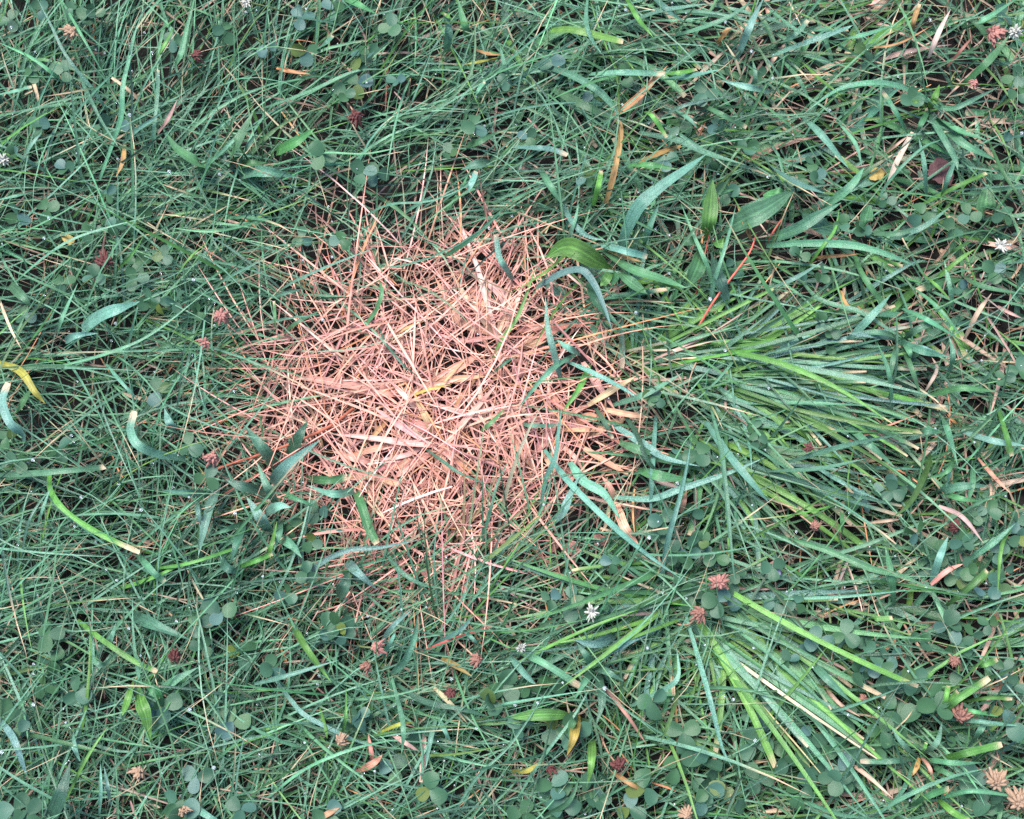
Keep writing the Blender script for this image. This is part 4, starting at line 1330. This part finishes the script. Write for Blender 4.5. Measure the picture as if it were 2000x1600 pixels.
def debris():
    for (u, v, s) in WITHER:
        z = rng.uniform(.010, .017)
        o = link('withered_leaf', crumpled(s * PX, M_DLEAF, rng.uniform(.65, .95), rng.uniform(.4, .8)), None, G(u, v, z))
        o.rotation_euler = (rng.normal(0, .3), rng.normal(0, .3), rng.uniform(0, 6))
        reg(o, ('large ' if s > 29 else 'small ' if s < 23 else '') + 'crumpled pinkish withered leaf', (u, v), 'dead leaf', 'withered leaves in the dead patch')
    o = link('fallen_leaf', crumpled(56 * PX, M_MAROON, .8, .25, name='fallen_leaf'), None, G(1838, 336, .024))
    o.rotation_euler = (.1, -.1, .6); reg(o, 'flat dark maroon fallen leaf', (1838, 336), 'fallen leaf')
    o = link('fallen_leaf', crumpled(34 * PX, simple_material('yellowed_leaf', (.30, .20, .06), (.50, .38, .12), 700, .7, .6, .1), .8, .5, name='fallen_leaf'), None, G(1712, 340, .022))
    o.rotation_euler = (.2, .1, 2.6); reg(o, 'mottled yellow-brown fallen leaf', (1712, 340), 'fallen leaf')
    o = link('fallen_leaf', crumpled(30 * PX, simple_material('yellow_leaf', (.42, .30, .07), (.60, .45, .16), 700, .7, .6, .15), .6, .5, name='fallen_leaf'), None, G(132, 466, .030))
    o.rotation_euler = (.2, .1, 1.0); reg(o, 'yellow curled fallen leaf', (132, 466), 'fallen leaf')
    o = link('fallen_petal', crumpled(26 * PX, M_PURPLE, .7, .5, name='fallen_petal'), None, G(1513, 1117, .036))
    o.rotation_euler = (.2, .1, 1.2); reg(o, 'small pale purple fallen petal', (1513, 1117), 'petal')
    import bmesh
    for (u, v, s) in [(1372, 1002, 34), (1150, 1026, 30), (745, 985, 24), (690, 1172, 40), (648, 662, 20), (1110, 640, 34), (1740, 1075, 30), (1150, 625, 22), (628, 1205, 24), (1720, 258, 34), (1112, 612, 24)]:
        bm = bmesh.new()
        bmesh.ops.create_icosphere(bm, subdivisions=2, radius=s * PX * .5)
        ph = rng.uniform(0, 6, 3)
        for q in bm.verts:
            k = 1 + .22 * math.sin(q.co.x * 900 + ph[0]) * math.sin(q.co.y * 800 + ph[1]) + .15 * math.sin(q.co.z * 1500 + ph[2]) + rng.normal(0, .06)
            q.co *= k; q.co.z *= .65
        me = bpy.data.meshes.new('soil_clod'); bm.to_mesh(me); bm.free(); me.materials.append(M_CLOD)
        o = link('soil_clod', me, None, G(u, v, s * PX * .3)); o.rotation_euler.z = rng.uniform(0, 6)
        reg(o, 'dark crumbly soil clod', (u, v), 'soil clod', 'soil clods between the grass')
debris()

# ------------------------------------------------------------------ dew drops on the blade tips
def dew():
    ph = (1 + 5 ** .5) / 2
    iv = np.array([(-1, ph, 0), (1, ph, 0), (-1, -ph, 0), (1, -ph, 0), (0, -1, ph), (0, 1, ph), (0, -1, -ph), (0, 1, -ph), (ph, 0, -1), (ph, 0, 1), (-ph, 0, -1), (-ph, 0, 1)]) / 1.902
    fc = np.array([(0, 11, 5), (0, 5, 1), (0, 1, 7), (0, 7, 10), (0, 10, 11), (1, 5, 9), (5, 11, 4), (11, 10, 2), (10, 7, 6), (7, 1, 8), (3, 9, 4), (3, 4, 2), (3, 2, 6), (3, 6, 8), (3, 8, 9), (4, 9, 5), (2, 4, 11), (6, 2, 10), (8, 6, 7), (9, 8, 1)])
    n = 1500
    k = rng.choice(len(fine_paths), n, replace=False)
    pos = fine_paths[k, -1].copy()
    hi = pos[:, 2] > .016
    pos = pos[hi]; n = len(pos)
    r = np.clip(rng.lognormal(math.log(.0007), .35, n), .0003, .0014)
    V = pos[:, None] + iv[None] * r[:, None, None]
    F = fc[None] + (np.arange(n) * 12)[:, None, None]
    o = link('dew_drops', make_mesh('dew_drops', V.reshape(-1, 3), F.reshape(-1, 3), M_DEW))
    o['kind'] = 'stuff'; o['label'] = 'tiny clear dew drops hanging on the tips of grass blades'; o['category'] = 'dew'
dew()

# ------------------------------------------------------------------ labels: look first, then place by things one can find, then order
MARKS = [('the plantain rosette', 1385, 470), ('the browning plantain leaf', 1130, 500), ('the crabgrass plant', 500, 1000), ('the fresh white clover flower', 1155, 1196), ('the dark maroon leaf', 1838, 336),
         ('the pink wilted flower pair', 415, 640), ('the big sweeping tuft', 1560, 800), ('the spreading lower tuft', 1345, 1165), ('the top left corner', 60, 60), ('the top right corner', 1940, 60),
         ('the bottom left corner', 60, 1540), ('the bottom right corner', 1940, 1540), ('the upright weed leaves', 460, 290), ('the left edge', 20, 820), ('the right edge', 1985, 800),
         ('the top edge', 1000, 15), ('the bottom edge', 1000, 1585), ('the upright hawkweed leaves', 272, 1370), ('the long flat hawkweed leaf', 1060, 1397), ('the yellow-hearted grass', 1815, 205),
         ('the bright lime blade', 607, 1275), ('the purple petal', 1513, 1117), ('the brown-centred grass crown', 1795, 1477), ('the upper grass tuft', 1260, 660), ('the dark red flower', 205, 512)]
ORD = ['first', 'second', 'third', 'fourth', 'fifth', 'sixth', 'seventh', 'eighth', 'ninth', 'tenth', 'eleventh', 'twelfth', 'thirteenth']
def place(px):
    u, v = px
    if float(deadness(u, v)) > .45:
        h = 'top' if v < 650 else 'bottom' if v > 930 else 'middle'
        s = ' left' if u < 740 else ' right' if u > 1000 else ''
        return f'in the {h}{s} of the dead patch'
    best = min(MARKS, key=lambda m: (m[1] - u) ** 2 + (m[2] - v) ** 2)
    dx, dy = u - best[1], best[2] - v
    d = math.hypot(dx, dy)
    nm = best[0]
    if d < 45:
        return f'at {nm}'
    a = math.degrees(math.atan2(dy, dx)) % 360
    w = ['right of', 'above right of', 'above', 'above left of', 'left of', 'below left of', 'below', 'below right of'][int((a + 22.5) // 45) % 8]
    return ('just ' if d < 110 else '') + f'{w} {nm}'
def label_all():
    groups = {}
    for it in REG:
        groups.setdefault((it[1] + ' ' + place(it[2])).strip(), []).append(it)
    for lab, items in groups.items():
        us = [i[2][0] for i in items]; vs = [i[2][1] for i in items]
        hor = max(us) - min(us) >= max(vs) - min(vs)
        items.sort(key=lambda i: i[2][0] if hor else i[2][1])
        k = len(items)
        if k == 1 and len(lab.split()) > 16:
            lab = items[0][1]
        for j, (o, desc, px, cat, grp) in enumerate(items):
            l = lab
            if k > 1:
                if j == 0: l += ', leftmost' if hor else ', topmost'
                elif j == k - 1: l += ', rightmost' if hor else ', lowest'
                else: l += f', {ORD[j]} from ' + ('left' if hor else 'top')
            o['label'] = l; o['category'] = cat
            if grp: o['group'] = grp
label_all()
